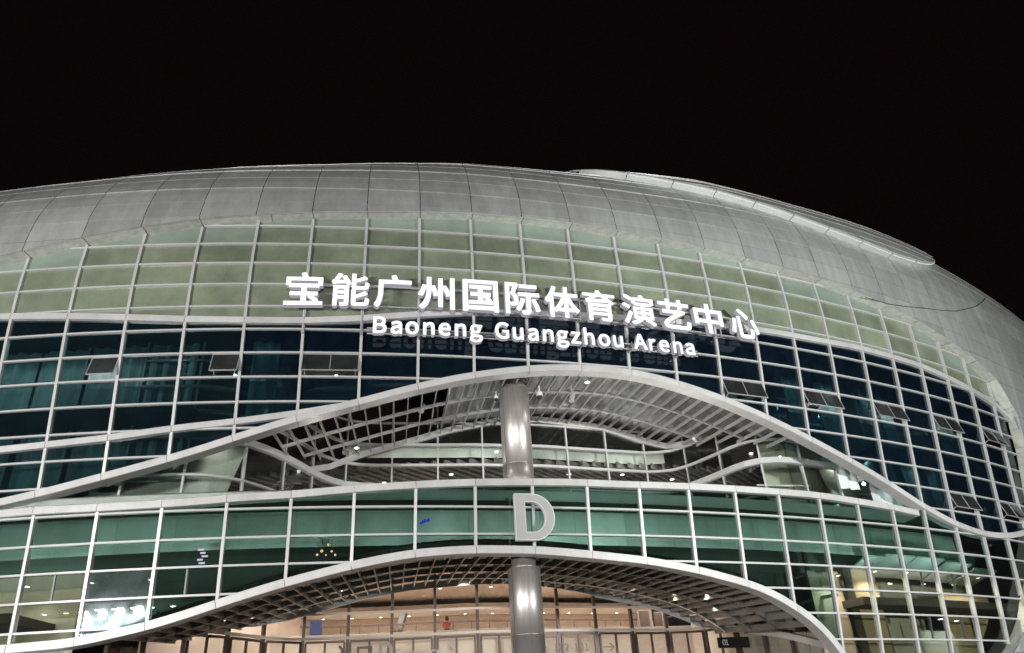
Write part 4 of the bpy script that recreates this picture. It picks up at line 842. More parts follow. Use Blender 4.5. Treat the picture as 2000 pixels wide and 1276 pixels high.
# ------------------------------------------------------------------ lettering
GLY = {"宝":[0.35,[[[23,-26],[333,-24],[333,13],[290,14],[296,19],[296,31],[251,69],[291,71],[291,109],[196,110],[196,150],[294,150],[300,151],[301,170],[327,171],[327,256],[204,257],[184,300],[176,304],[146,297],[146,281],[159,257],[23,256],[23,171],[49,170],[50,151],[56,150],[153,150],[153,110],[66,110],[60,109],[59,103],[60,71],[153,70],[153,14],[17,13],[16,-19],[17,-24]],[[197,14],[196,70],[214,70],[210,67],[210,53],[239,30],[253,14]],[[64,189],[63,219],[287,219],[287,189]]]],"能":[0.35,[[[36,-34],[66,-33],[67,37],[127,37],[127,4],[87,3],[86,-6],[94,-33],[139,-33],[154,-29],[163,-21],[167,-7],[166,176],[30,176],[29,-27],[30,-33]],[[217,-31],[309,-31],[329,-24],[336,-14],[343,14],[343,40],[316,51],[309,50],[307,47],[304,14],[299,6],[229,6],[226,9],[227,49],[247,53],[309,76],[327,86],[329,93],[327,99],[314,114],[303,119],[267,100],[226,84],[224,134],[299,133],[324,140],[333,150],[336,159],[341,194],[339,201],[311,211],[304,207],[303,184],[300,174],[296,171],[229,171],[226,174],[226,209],[254,216],[320,240],[324,247],[323,256],[307,273],[297,274],[226,244],[224,299],[193,300],[187,299],[186,293],[186,169],[191,147],[200,139],[206,137],[187,136],[186,130],[186,4],[191,-19],[201,-27]],[[69,71],[67,89],[127,89],[127,71]],[[69,124],[67,140],[127,140],[127,124]],[[153,180],[180,190],[183,199],[176,219],[147,266],[137,279],[131,280],[104,271],[104,257],[121,231],[74,229],[103,273],[107,287],[106,293],[93,297],[77,301],[67,300],[57,277],[36,243],[21,227],[16,226],[14,214],[23,189],[34,187],[67,193],[140,197],[146,183]]]],"广":[0.35,[[[34,-40],[43,-39],[59,-13],[74,30],[86,103],[86,207],[330,207],[337,209],[339,216],[337,249],[217,250],[216,260],[200,300],[191,303],[157,296],[157,280],[169,250],[43,249],[41,109],[39,77],[24,24],[9,0],[6,-10],[7,-20],[27,-39]]]],"州":[0.35,[[[37,-34],[47,-33],[79,3],[99,43],[111,91],[117,167],[129,137],[136,100],[147,97],[174,107],[176,-11],[216,-11],[217,173],[237,133],[247,101],[264,101],[279,109],[280,-31],[320,-31],[320,296],[280,296],[279,144],[266,174],[244,213],[229,213],[217,207],[216,287],[176,287],[174,124],[167,154],[147,209],[136,210],[117,204],[116,296],[76,296],[74,201],[73,209],[70,210],[47,216],[36,214],[31,190],[20,154],[1,116],[3,107],[23,99],[33,97],[43,101],[59,137],[74,197],[73,133],[61,74],[41,33],[13,1],[11,-6],[13,-16],[17,-17],[30,-33]]]],"国":[0.35,[[[30,-37],[64,-36],[66,-19],[284,-19],[286,-36],[327,-36],[327,286],[23,286],[21,-29],[23,-36]],[[67,23],[66,246],[284,246],[284,23]],[[80,37],[279,39],[279,76],[267,77],[267,91],[243,117],[263,120],[263,157],[194,159],[194,191],[271,193],[271,231],[77,231],[77,193],[151,191],[151,159],[94,159],[87,157],[86,150],[87,120],[151,119],[151,77],[73,76],[71,46],[73,39]],[[196,77],[194,119],[200,119],[200,104],[226,77]]]],"际":[0.35,[[[30,-37],[61,-36],[63,74],[69,60],[70,47],[101,46],[127,53],[136,61],[141,76],[144,110],[140,136],[126,167],[114,180],[147,267],[146,277],[129,287],[23,286],[21,-29],[23,-36]],[[184,-36],[226,-34],[243,-30],[251,-23],[257,4],[257,150],[341,151],[341,191],[140,191],[140,151],[213,150],[213,9],[176,9],[169,7],[167,0],[176,-33]],[[310,-3],[341,7],[343,16],[329,66],[309,114],[301,127],[289,129],[264,121],[263,113],[291,41],[301,0]],[[146,-1],[157,1],[179,40],[200,99],[203,111],[200,123],[173,129],[163,126],[149,79],[130,41],[120,29],[120,11],[126,10],[136,1]],[[64,77],[63,247],[94,247],[69,176],[70,169],[86,151],[96,133],[101,114],[101,97],[99,90],[93,86],[64,84]],[[161,234],[321,236],[321,274],[154,274],[153,243],[154,236]]]],"体":[0.35,[[[56,-36],[89,-34],[90,34],[101,21],[109,20],[117,21],[136,41],[139,30],[194,29],[194,-26],[196,-33],[203,-34],[236,-33],[237,29],[293,30],[296,41],[313,23],[329,23],[333,30],[347,41],[347,59],[324,79],[314,94],[303,106],[277,149],[260,190],[341,191],[341,230],[237,231],[237,293],[236,300],[229,301],[196,300],[194,231],[100,230],[119,274],[119,293],[90,301],[80,300],[70,269],[49,224],[23,183],[4,163],[3,156],[4,144],[19,120],[34,120],[47,136],[47,-27],[49,-34]],[[91,63],[90,210],[96,219],[97,191],[174,189],[153,143],[130,106],[109,79]],[[160,70],[161,77],[180,104],[194,133],[194,70]],[[239,70],[237,136],[256,99],[273,73],[273,70]]]],"育":[0.35,[[[70,-36],[101,-34],[103,26],[250,26],[250,1],[183,0],[181,-7],[191,-34],[256,-34],[279,-29],[286,-21],[290,-7],[290,149],[299,149],[319,163],[320,171],[319,177],[310,186],[257,229],[336,230],[336,264],[204,266],[184,301],[179,303],[146,296],[146,281],[154,266],[16,264],[16,230],[93,229],[81,217],[59,201],[44,197],[43,186],[51,157],[59,156],[83,161],[241,171],[263,171],[279,157],[64,154],[63,-29],[64,-34]],[[104,59],[103,73],[250,73],[250,59]],[[104,106],[103,119],[250,119],[250,106]],[[129,201],[127,203],[131,207],[141,213],[157,229],[204,229],[204,220],[221,207],[206,204]]]],"演":[0.35,[[[110,-33],[123,-30],[154,-14],[189,7],[201,17],[201,30],[197,31],[234,31],[230,29],[229,23],[231,14],[269,-6],[304,-31],[317,-31],[336,-16],[337,-9],[334,-1],[281,30],[317,33],[317,164],[234,166],[234,179],[297,179],[303,180],[304,197],[331,199],[331,267],[236,269],[223,297],[220,301],[214,303],[183,296],[183,281],[190,269],[103,267],[80,283],[51,296],[41,294],[29,279],[27,270],[31,261],[67,243],[79,233],[87,230],[94,231],[101,241],[103,199],[126,197],[127,180],[194,179],[194,166],[114,164],[114,33],[153,30],[116,10],[86,0],[86,-13],[104,-31]],[[44,-26],[53,-24],[103,86],[103,99],[84,113],[76,114],[69,111],[43,50],[17,4],[17,-10]],[[151,67],[150,83],[194,83],[194,67]],[[236,67],[234,83],[280,83],[280,67]],[[151,116],[150,131],[194,131],[194,116]],[[236,116],[234,131],[280,131],[280,116]],[[66,137],[73,139],[86,157],[89,166],[87,173],[36,200],[21,200],[7,183],[7,169],[30,159]],[[141,214],[140,231],[293,231],[293,214]]]],"艺":[0.35,[[[113,-27],[280,-27],[300,-24],[313,-19],[319,-13],[324,-4],[330,14],[334,50],[331,59],[303,67],[293,66],[290,30],[284,19],[280,16],[106,16],[96,23],[109,40],[139,63],[193,99],[284,151],[287,161],[283,171],[269,181],[261,183],[47,181],[47,141],[176,140],[86,79],[61,54],[53,39],[50,20],[54,0],[61,-11],[76,-20]],[[101,190],[134,191],[136,223],[213,223],[214,191],[256,191],[257,223],[333,224],[333,263],[257,264],[256,301],[249,303],[214,301],[213,264],[136,264],[134,301],[94,301],[93,264],[13,263],[11,231],[13,224],[20,223],[93,223],[94,191]]]],"中":[0.35,[[[160,-36],[196,-34],[197,79],[280,79],[281,60],[289,59],[323,60],[324,67],[323,239],[197,240],[197,294],[196,301],[189,303],[153,301],[151,240],[34,240],[27,239],[26,231],[27,59],[67,59],[69,79],[151,79],[151,-27],[153,-34]],[[70,121],[69,197],[151,197],[151,121]],[[199,121],[197,197],[280,197],[280,121]]]],"心":[0.35,[[[137,-30],[231,-30],[249,-27],[260,-21],[264,-19],[274,0],[280,26],[283,64],[280,73],[269,76],[259,83],[241,83],[237,29],[233,17],[227,13],[143,13],[139,21],[137,204],[103,206],[96,204],[94,197],[96,4],[101,-14],[110,-23]],[[39,19],[50,20],[57,41],[71,101],[81,163],[80,173],[51,179],[40,177],[27,103],[7,40],[9,30]],[[311,29],[323,30],[346,40],[347,49],[337,89],[313,156],[300,184],[287,187],[261,179],[259,167],[284,104],[300,54],[304,30]],[[213,176],[221,177],[240,197],[240,213],[206,244],[157,281],[146,289],[129,289],[113,273],[113,257],[174,210],[203,183],[206,177]]]],"B":[0.23,[[[36,-9],[124,-9],[159,-4],[180,3],[201,17],[217,40],[223,71],[219,104],[213,117],[204,124],[204,127],[184,139],[194,147],[201,159],[207,179],[207,204],[203,226],[191,243],[174,254],[144,263],[114,266],[29,264],[27,0],[29,-7]],[[77,34],[76,114],[136,113],[153,107],[170,91],[174,79],[173,66],[166,53],[151,41],[134,36]],[[77,156],[76,223],[129,221],[141,217],[153,209],[159,199],[159,181],[153,171],[140,161],[126,157]]]],"a":[0.197,[[[69,-13],[86,-13],[106,-9],[123,-1],[131,6],[134,6],[136,-7],[176,-7],[176,144],[166,174],[154,189],[137,199],[113,203],[86,203],[53,194],[21,177],[21,161],[33,141],[50,141],[74,156],[101,160],[109,159],[120,150],[129,131],[129,127],[87,121],[54,111],[33,99],[17,79],[11,49],[16,23],[23,9],[37,-4],[50,-10]],[[80,30],[67,36],[60,47],[61,59],[69,69],[87,80],[111,87],[129,89],[129,51],[101,33]]]],"o":[0.212,[[[100,-13],[141,-7],[164,4],[174,14],[174,17],[184,26],[197,53],[203,91],[197,137],[184,164],[157,190],[140,199],[116,203],[71,199],[47,186],[46,181],[29,166],[16,139],[10,103],[16,51],[29,24],[56,0],[74,-9]],[[107,30],[93,33],[77,44],[67,59],[60,86],[61,116],[69,134],[81,150],[93,157],[104,160],[119,157],[134,147],[147,127],[153,101],[151,76],[143,54],[133,41],[119,33]]]],"n":[0.214,[[[33,-9],[71,-7],[73,133],[90,149],[110,159],[120,159],[133,153],[143,134],[146,-7],[191,-7],[191,144],[184,171],[170,191],[153,200],[113,203],[91,197],[71,183],[67,183],[66,197],[26,197],[24,0],[26,-7]]]],"e":[0.194,[[[103,-13],[124,-13],[161,-3],[179,7],[179,23],[169,43],[161,44],[151,43],[147,39],[126,30],[97,31],[81,40],[69,54],[61,69],[60,79],[179,79],[186,80],[187,87],[186,133],[174,169],[159,187],[137,199],[113,203],[94,203],[71,199],[47,186],[46,181],[30,167],[17,141],[10,103],[16,51],[29,24],[49,4],[76,-9]],[[61,119],[60,123],[69,140],[86,156],[103,161],[114,160],[127,153],[137,140],[141,127],[141,119]]]],"g":[0.197,[[[83,-96],[130,-93],[161,-83],[179,-71],[196,-50],[201,-19],[197,3],[187,17],[176,24],[146,31],[76,33],[64,43],[70,56],[100,51],[130,57],[147,66],[161,80],[170,97],[174,123],[174,134],[169,157],[196,159],[196,197],[124,199],[97,204],[69,200],[46,190],[34,177],[31,177],[21,159],[16,129],[17,113],[21,97],[34,74],[24,61],[20,43],[23,20],[30,7],[21,0],[11,-19],[11,-51],[14,-63],[30,-80],[61,-93]],[[96,-57],[73,-53],[57,-40],[54,-29],[66,-11],[134,-11],[146,-16],[153,-24],[146,-40],[133,-50],[117,-56]],[[96,90],[80,96],[71,104],[64,121],[64,133],[70,147],[79,157],[90,163],[101,163],[111,159],[123,147],[129,129],[123,107],[111,96]]]],"G":[0.241,[[[130,-13],[160,-11],[189,-4],[213,9],[220,17],[223,17],[224,24],[223,140],[124,140],[124,99],[177,97],[177,44],[159,34],[123,34],[97,46],[74,71],[66,94],[63,116],[64,156],[76,187],[94,209],[117,221],[147,224],[169,217],[184,203],[196,201],[203,203],[219,221],[219,239],[199,254],[166,267],[143,270],[91,263],[61,247],[49,234],[49,231],[34,219],[20,186],[11,131],[19,74],[34,37],[67,6],[94,-7]]]],"u":[0.213,[[[81,-13],[113,-10],[134,0],[143,9],[146,6],[147,-7],[187,-7],[187,197],[141,197],[140,60],[119,39],[101,31],[83,36],[74,46],[71,54],[69,197],[23,197],[21,54],[24,34],[31,14],[44,-1],[57,-9]]]],"z":[0.166,[[[13,-9],[163,-7],[163,33],[71,34],[86,59],[90,61],[107,90],[160,164],[160,197],[16,197],[16,157],[94,154],[7,29],[4,0],[6,-7]]]],"h":[0.213,[[[33,-9],[71,-7],[73,133],[90,149],[110,159],[120,159],[133,153],[143,134],[146,-7],[184,-9],[191,-7],[193,0],[193,127],[184,171],[170,191],[157,199],[136,203],[100,200],[73,186],[73,279],[71,286],[64,287],[26,286],[24,279],[24,0],[26,-7]]]],"A":[0.213,[[[1,-9],[41,-7],[66,70],[146,70],[170,-7],[219,-7],[219,10],[131,264],[89,266],[80,263],[-6,10],[-6,-7]],[[81,113],[80,119],[90,144],[104,197],[107,199],[133,113]]]],"r":[0.136,[[[33,-9],[71,-7],[73,119],[86,141],[100,154],[107,157],[139,157],[146,190],[144,199],[117,204],[99,201],[84,196],[73,187],[70,181],[67,181],[66,197],[26,197],[24,0],[26,-7]]]],"D":[0.241,[[[36,-9],[106,-9],[151,-1],[183,14],[209,41],[223,77],[226,96],[229,137],[224,174],[209,216],[181,244],[154,257],[136,261],[101,266],[29,264],[27,0],[29,-7]],[[77,36],[76,221],[124,219],[147,207],[164,189],[169,180],[176,161],[179,134],[176,97],[166,71],[147,50],[124,39]]]],"入":[0.35,[[[39,-34],[47,-33],[50,-29],[86,-6],[120,29],[149,69],[170,111],[181,147],[184,146],[220,73],[226,67],[243,36],[279,-4],[286,-7],[316,-31],[323,-33],[333,-30],[336,-17],[344,-4],[344,13],[286,63],[251,114],[219,181],[181,241],[171,249],[127,294],[111,294],[97,274],[97,256],[117,241],[134,224],[150,203],[136,154],[119,116],[89,69],[49,29],[7,3],[7,-13],[16,-17],[31,-33]]]],"口":[0.35,[[[44,-27],[79,-26],[80,1],[270,1],[271,-26],[314,-26],[314,264],[37,264],[36,-19],[37,-26]],[[81,46],[80,223],[270,223],[270,46]]]],"E":[0.206,[[[36,-9],[194,-7],[194,34],[76,36],[76,113],[164,113],[171,114],[173,121],[171,156],[76,157],[76,221],[190,223],[190,264],[29,264],[27,0],[29,-7]]]],"t":[0.132,[[[84,-13],[103,-13],[134,-4],[136,6],[129,34],[120,36],[106,30],[93,30],[86,34],[79,47],[79,156],[129,157],[130,190],[129,197],[121,199],[79,199],[77,251],[43,253],[36,251],[31,199],[3,196],[1,164],[3,157],[29,156],[29,59],[37,13],[49,-1],[59,-7]]]],"c":[0.179,[[[100,-13],[120,-13],[151,-4],[173,9],[177,19],[176,27],[164,46],[156,49],[146,47],[136,39],[120,31],[110,30],[96,33],[77,46],[69,57],[61,74],[61,114],[69,133],[84,150],[97,157],[113,160],[130,154],[139,146],[150,144],[157,146],[171,164],[171,181],[153,194],[124,203],[100,203],[74,199],[49,186],[29,164],[16,139],[10,103],[14,57],[27,26],[47,4],[74,-9]]]],"1":[0.194,[[[29,-3],[174,-3],[174,30],[123,30],[123,260],[93,260],[74,250],[40,241],[40,216],[86,216],[86,30],[29,30]]]],"2":[0.194,[[[13,-3],[180,-3],[180,30],[73,29],[130,90],[147,116],[164,157],[167,177],[164,216],[154,236],[139,251],[124,259],[96,264],[67,263],[41,253],[11,227],[11,220],[29,203],[36,203],[47,216],[67,229],[76,231],[101,230],[113,224],[123,213],[130,190],[126,159],[113,130],[91,100],[67,76],[67,73],[13,23]]]],"-":[0.121,[[[13,83],[109,83],[109,113],[13,113]]]],"0":[0.194,[[[90,-7],[127,-3],[151,16],[166,39],[171,57],[177,79],[180,117],[177,180],[166,219],[151,241],[141,250],[126,260],[103,264],[66,259],[44,243],[29,219],[19,184],[14,137],[17,83],[31,34],[44,14],[63,0]],[[93,26],[83,29],[70,40],[60,60],[53,91],[51,143],[53,167],[59,193],[70,217],[84,230],[99,233],[113,229],[126,216],[134,199],[141,169],[143,109],[136,63],[126,41],[110,27]]]],"→":[0.35,[[[244,49],[251,49],[264,66],[293,94],[324,120],[340,129],[340,137],[323,147],[290,174],[251,217],[243,217],[226,207],[224,199],[244,174],[274,147],[11,147],[11,119],[273,119],[241,89],[224,67],[224,60]]]]}
def glyph_mesh(ch, depth):
    c = bpy.data.curves.new('glyph', 'CURVE'); c.dimensions = '2D'; c.fill_mode = 'BOTH'; c.extrude = 0.5
    for L in GLY[ch][1]:
        s = c.splines.new('POLY'); s.points.add(len(L) - 1); s.use_cyclic_u = True
        for k, (a, b) in enumerate(L): s.points[k].co = (a / 1000, b / 1000, 0, 1)
    o = bpy.data.objects.new('glyph', c); COL.objects.link(o); bpy.context.view_layer.update()
    me = bpy.data.meshes.new_from_object(o.evaluated_get(bpy.context.evaluated_depsgraph_get())); bpy.data.objects.remove(o); bpy.data.curves.remove(c)
    return me
def put_glyph(ch, origin, right, up, out, scale, depth, mats, parent, name='letter', w=None, centre=True, h=None):
    me = glyph_mesh(ch, depth); n = len(me.vertices); co = np.empty(n * 3); me.vertices.foreach_get('co', co); co = co.reshape(-1, 3)
    x0, x1 = co[:, 0].min(), co[:, 0].max(); y0, y1 = co[:, 1].min(), co[:, 1].max()
    sx = (w / (x1 - x0)) if w else scale; sy = (h / (y1 - y0)) if h else scale
    X = (co[:, 0] - (x0 + x1) / 2) * sx; Y = (co[:, 1] - ((y0 + y1) / 2 if centre else 0)) * sy; Zz = co[:, 2] * depth
    org = parent.location
    P = np.array(origin)[None, :] - np.array(org)[None, :] + X[:, None] * np.array(right)[None, :] + Y[:, None] * np.array(up)[None, :] + Zz[:, None] * np.array(out)[None, :]
    me.vertices.foreach_set('co', P.ravel()); me.materials.clear()
    for m in mats: me.materials.append(m)
    me.update()
    idx = [0 if (Vector(p.normal).dot(Vector(out)) > 0.7) else 1 for p in me.polygons]
    if len(mats) > 1: me.polygons.foreach_set('material_index', idx)
    me.name = name; o = bpy.data.objects.new(name, me); COL.objects.link(o); o.parent = parent
    return o
CN = [('宝', 5.01, 18.253, 1.67, 1.72), ('能', 5.794, 18.231, 1.7, 1.78), ('广', 6.526, 18.216, 1.69, 1.77), ('州', 7.287, 18.203, 1.65, 1.81), ('国', 8.078, 18.205, 1.61, 1.83), ('际', 8.854, 18.201, 1.8, 1.79), ('体', 9.605, 18.211, 1.87, 1.87), ('育', 10.341, 18.223, 1.73, 1.81), ('演', 11.146, 18.216, 1.97, 1.87), ('艺', 11.903, 18.212, 1.97, 1.87), ('中', 12.661, 18.167, 1.83, 1.87), ('心', 13.49, 18.189, 1.97, 1.81)]
EN = [('B', 6.318, 16.26, 0.58), ('a', 6.601, 16.239, 0.52), ('o', 6.872, 16.222, 0.57), ('n', 7.159, 16.206, 0.6), ('e', 7.434, 16.195, 0.57), ('n', 7.714, 16.187, 0.56), ('g', 7.995, 16.183, 0.61), ('G', 8.46, 16.181, 0.7), ('u', 8.754, 16.173, 0.59), ('a', 9.032, 16.168, 0.57), ('n', 9.314, 16.165, 0.6), ('g', 9.589, 16.166, 0.61), ('z', 9.839, 16.169, 0.52), ('h', 10.102, 16.174, 0.65), ('o', 10.398, 16.179, 0.63), ('u', 10.673, 16.185, 0.64), ('A', 11.124, 16.203, 0.69), ('r', 11.373, 16.22, 0.51), ('e', 11.62, 16.24, 0.68), ('n', 11.909, 16.266, 0.61), ('a', 12.172, 16.292, 0.63)]
cs = thing('chinese_sign', sp(9.3, 18.2, 0.75), 'upper line of lit white Chinese characters on the glass front', 'sign')
UPV = (0, 0, 1)
for ch, i, z, w_, h_ in CN:
    zz = 18.215
    o_ = outward(i); t_ = along(i)
    put_glyph(ch, sp(i, zz, 0.74), t_, UPV, o_, 5.05, 0.26, [M['signface'], M['signside']], cs, w=1.66 if ch not in '演艺' else 1.72, h=1.70)
es = thing('english_sign', sp(9.3, 16.2, 0.75), 'lower line of lit white Latin letters reading Baoneng Guangzhou Arena', 'sign')
for ch, i, z, w_ in EN:
    zz = 16.19
    put_glyph(ch, sp(i, zz, 0.72), along(i), UPV, outward(i), 3.05, 0.24, [M['signface'], M['signside']], es, centre=False)
for t, z_list, i0, i1 in ((cs, (17.62, 18.62), 4.75, 13.8), (es, (16.30, 16.56), 6.1, 12.4)):
    for z in z_list:
        mb = MB(); n = int((i1 - i0) * 4); mb.tube([sp(i0 + (i1 - i0) * k / n, z, 0.50) for k in range(n + 1)], 0.035, 6); mb.build('rail', M['rib'], t)
    i = math.ceil(i0)
    while i < i1:
        mb = MB(); z = z_list[0]; mb.tube([sp(i, z, 0.05), sp(i, z, 0.52)], 0.045, 6); mb.tube([sp(i, z_list[-1], 0.05), sp(i, z_list[-1], 0.52)], 0.03, 6)
        mb.tube([sp(i, z - 0.1, 0.52), sp(i, z_list[-1] + 0.1, 0.52)], 0.03, 6); mb.build('bracket', M['rib'], t); i += 1
for i in range(5, 13):   # sign feed conduit boxes clamped to the mullions
    mb = MB(); p = sp(i, 16.62 - 0.02 * i, 0.18); mb.box(p, 0.13, 0.13, 0.20, plan(i)[2]); mb.tube([p, p + Vector((0, 0, 0.35)), sp(i, 17.5, 0.22)], 0.03, 6); mb.build('conduit', M['rib'], cs)
# letter D on the green band
dl = thing('letter_d', sp(8.98, 8.44, 0.5), 'large grey letter D standing off the green glass above the entrance', 'letter')
iD, zD = 8.978, 8.44; rr, oo = along(iD), outward(iD)
def d_ring(w, h, r, inner=False):
    P = [(-w / 2, -h / 2)]; cx = w / 2 - r
    P.append((cx, -h / 2))
    for k in range(1, 24): a = -math.pi / 2 + math.pi * k / 24; P.append((cx + r * math.cos(a), (h / 2) * math.sin(a)))
    P += [(cx, h / 2), (-w / 2, h / 2)]; return P
outer = d_ring(1.72, 1.96, 0.93); innr = [(x + 0.025, y) for x, y in d_ring(0.86, 1.26, 0.58)]
def dp(p, o_): v = sp(iD, zD, 0.0); return v + rr * p[0] + Vector((0, 0, p[1])) + oo * o_
mb = MB(); n = len(outer)
for k in range(n):
    a, b, c, d = outer[k], outer[(k + 1) % n], innr[(k + 1) % n], innr[k]
    ins = lambda p, q, t=0.05: (p[0] + (q[0] - p[0]) * t / max(0.05, math.hypot(q[0] - p[0], q[1] - p[1])), p[1] + (q[1] - p[1]) * t / max(0.05, math.hypot(q[0] - p[0], q[1] - p[1])))
    a2, b2, c2, d2 = ins(a, d, .035), ins(b, c, .035), ins(c, b, .03), ins(d, a, .03)
    mb.quad(dp(a2, .53), dp(b2, .53), dp(c2, .53), dp(d2, .53), 0)
    mb.quad(dp(a, .55), dp(b, .55), dp(b2, .55), dp(a2, .55), 1); mb.quad(dp(a2, .55), dp(b2, .55), dp(b2, .53), dp(a2, .53), 1)
    mb.quad(dp(d2, .55), dp(c2, .55), dp(c, .55), dp(d, .55), 1); mb.quad(dp(d2, .53), dp(c2, .53), dp(c2, .55), dp(d2, .55), 1)
    mb.quad(dp(b, .55), dp(a, .55), dp(a, .32), dp(b, .32), 1); mb.quad(dp(d, .55), dp(c, .55), dp(c, .32), dp(d, .32), 1)
    mb.quad(dp(b, .32), dp(a, .32), dp(d, .32), dp(c, .32), 1)
mb.build('face', [M['letterD'], M['letterDs']], dl)
mb = MB()
for p in ((-0.6, 0.7), (-0.6, -0.7), (0.5, 0.66), (0.5, -0.66)): mb.tube([dp(p, 0.05), dp(p, 0.33)], 0.03, 8)
mb.build('standoff', M['rib'], dl)

# wall lettering on the entrance glass
def lw_at(x):
    for a, b in zip(LW[:-1], LW[1:]):
        if a[0] <= x <= b[0]:
            t = (x - a[0]) / (b[0] - a[0]); d = Vector((b[0] - a[0], b[1] - a[1], 0)).normalized(); return Vector((x, a[1] + (b[1] - a[1]) * t, 0)), d
ent = thing('entrance_sign', Vector((-7, 44, 4.9)), 'brown lettering for entrance D on the hall glass left of the column', 'sign')
def wall_text(items, zbase, mats, parent, offd=0.6, depth=0.10):
    for ch, x, h, sc_ in items:
        p, d = lw_at(x); nn = Vector((d.y, -d.x, 0)); q = p + nn * offd + Vector((0, 0, zbase))
        put_glyph(ch, q, d, UPV, nn, sc_, depth, mats, parent, centre=False)
bm_ = [M['brown'], M['slat']]; pm_ = [pr('pale_sign_face', (0.40, 0.34, 0.31), 0.5), M['brown']]
wall_text([('入', -10.05, 0, 2.9), ('口', -8.95, 0, 2.9)], 4.42, bm_, ent)
wall_text([('D', -7.85, 0, 3.7)], 4.42, pm_, ent)
xs = -7.2
for ch in 'Entrance': wall_text([(ch, xs, 0, 1.75)], 4.52, pm_, ent); xs += 0.345 if ch not in 'rt' else 0.25
wall_text([('D', -4.35, 0, 2.4)], 4.50, pm_, ent)
wy = thing('gate_range_sign', Vector((3.4, 46, 4.6)), 'faint grey text 122-101 with an arrow on the glass right of the column', 'sign')
grey = pr('grey_print', (0.20, 0.14, 0.11), 0.6)
xs = 1.35
for ch in '122-101': wall_text([(ch, xs, 0, 1.5)], 4.62, [grey], wy, 0.12, 0.02); xs += 0.30 if ch != '-' else 0.24
p0, d0 = lw_at(4.3); nn0 = Vector((d0.y, -d0.x, 0)); q0 = p0 + nn0 * 0.12 + Vector((0, 0, 4.80))
mb = MB(); mb.bar([q0 - d0 * 0.4, q0 + d0 * 0.4], 0.02, 0.06); mb.bar([q0 + d0 * 0.4, q0 + d0 * 0.15 + Vector((0, 0, 0.22))], 0.02, 0.06); mb.bar([q0 + d0 * 0.4, q0 + d0 * 0.15 - Vector((0, 0, 0.22))], 0.02, 0.06); mb.build('arrow', grey, wy)
# black door sign at right
bs = thing('door_sign', Vector((11.0, 46.5, 4.4)), 'black rectangular door sign with white text right of the entrance', 'sign')
mb = MB(); mb.box((11.3, 46.0, 4.55), 1.9, 0.12, 0.55, 0.25); mb.build('board', M['black'], bs)
for k, ch in enumerate('01'):
    put_glyph(ch, (10.72 + 0.17 * k, 45.90 + 0.05 * k - 0.16, 4.42), (0.969, 0.247, 0), (0, 0, 1), (0.247, -0.969, 0), 1.1, 0.02, [M['whitep']], bs, centre=False)

# ------------------------------------------------------------------ small equipment under the canopies
def dome_camera(p, label, s=1.0):
    t = thing('dome_camera', Vector(p), label, 'security camera', 'security cameras under the canopies'); x, y, z = p
    mb = MB(); mb.lathe(p, [(0.01, 0.55 * s), (0.03 * s, 0.55 * s), (0.03 * s, 0.24 * s), (0.13 * s, 0.20 * s), (0.16 * s, 0.0), (0.01, 0.0)], 16); mb.build('housing', M['whitep'], t)
    mb = MB(); mb.lathe(p, [(0.14 * s, -0.002), (0.135 * s, -0.07 * s), (0.09 * s, -0.14 * s), (0.01, -0.17 * s)], 16); mb.build('lens_dome', M['black'], t)
dome_camera((1.12, 33.3, 14.62), 'white dome security camera with a black lens right of the upper column head')
dome_camera((-0.95, 32.9, 14.45), 'small dark dome security camera left of the upper column head', 0.7)
def horn(p, label):
    t = thing('loudspeaker', Vector(p), label, 'loudspeaker', 'cylindrical fittings inside the upper canopy'); 
    mb = MB(); mb.tube([Vector(p), Vector(p) + Vector((0.12, 0.05, 0.42))], [0.13, 0.12], 12); mb.build('body', M['rib'], t)
    mb = MB(); mb.tube([Vector(p) + Vector((0.06, 0.02, 0.3)), Vector(p) + Vector((0.06, 0.02, 1.0))], 0.03, 6); mb.build('hanger', M['rib'], t)
horn((2.65, 34.0, 14.55), 'grey cylindrical speaker hung among the canopy blades right of the dome camera')
horn((-4.6, 33.6, 14.3), 'grey cylindrical speaker hung among the canopy blades left of the column')
def box_camera(p, rz, label):
    t = thing('box_camera', Vector(p), label, 'security camera', 'white box cameras on the canopy trim')
    mb = MB(); mb.box(p, 0.16, 0.42, 0.15, rz); mb.build('housing', M['whitep'], t)
    mb = MB(); mb.tube([Vector(p) + Vector((0, 0, 0.07)), Vector(p) + Vector((0, 0.1, 0.4))], 0.025, 6); mb.build('bracket', M['whitep'], t)
box_camera((-10.9, 35.6, 12.35), 0.5, 'white box camera at the left end of the upper canopy trim')
box_camera((9.95, 40.9, 14.72), -0.5, 'white box camera at the right end of the upper canopy trim')
p = sp(10.25, z3(10.25) - 0.24, -0.75)
downlight((p.x, p.y, p.z - 0.03), 90, (1, 0.95, 0.85), 'bright round lamp under the arched edge right of the column', None, 0.10, 150)
for i, d, z in ((5.9, 5.5, 13.9), (9.4, 8.0, 15.9)):
    q = sp(i, z, -d); downlight((q.x, q.y, z - 0.6), 60, (1, 0.95, 0.85), 'small bright lamp hanging inside the upper canopy grid', 'lamps inside the upper canopy', 0.10, 150)
# uplights on the entrance side of the column and small spots under the lower canopy
for i, f in ((3.6, 6.2), (4.6, 7.5), (5.6, 9.0), (7.2, 10.5), (8.2, 12.2), (11.6, 8.6), (12.4, 6.8), (13.0, 5.2), (13.5, 6.9), (12.7, 8.4)):
    c = curve(B5); q = arcp(c, 0.33, i) + D2 * f + Vector((0, 0, 0.22)); downlight((q.x, q.y, q.z), 120, (1, 0.88, 0.74), 'small warm spotlight set in the blades of the lower canopy', 'lower canopy spotlights', 0.09, 140)
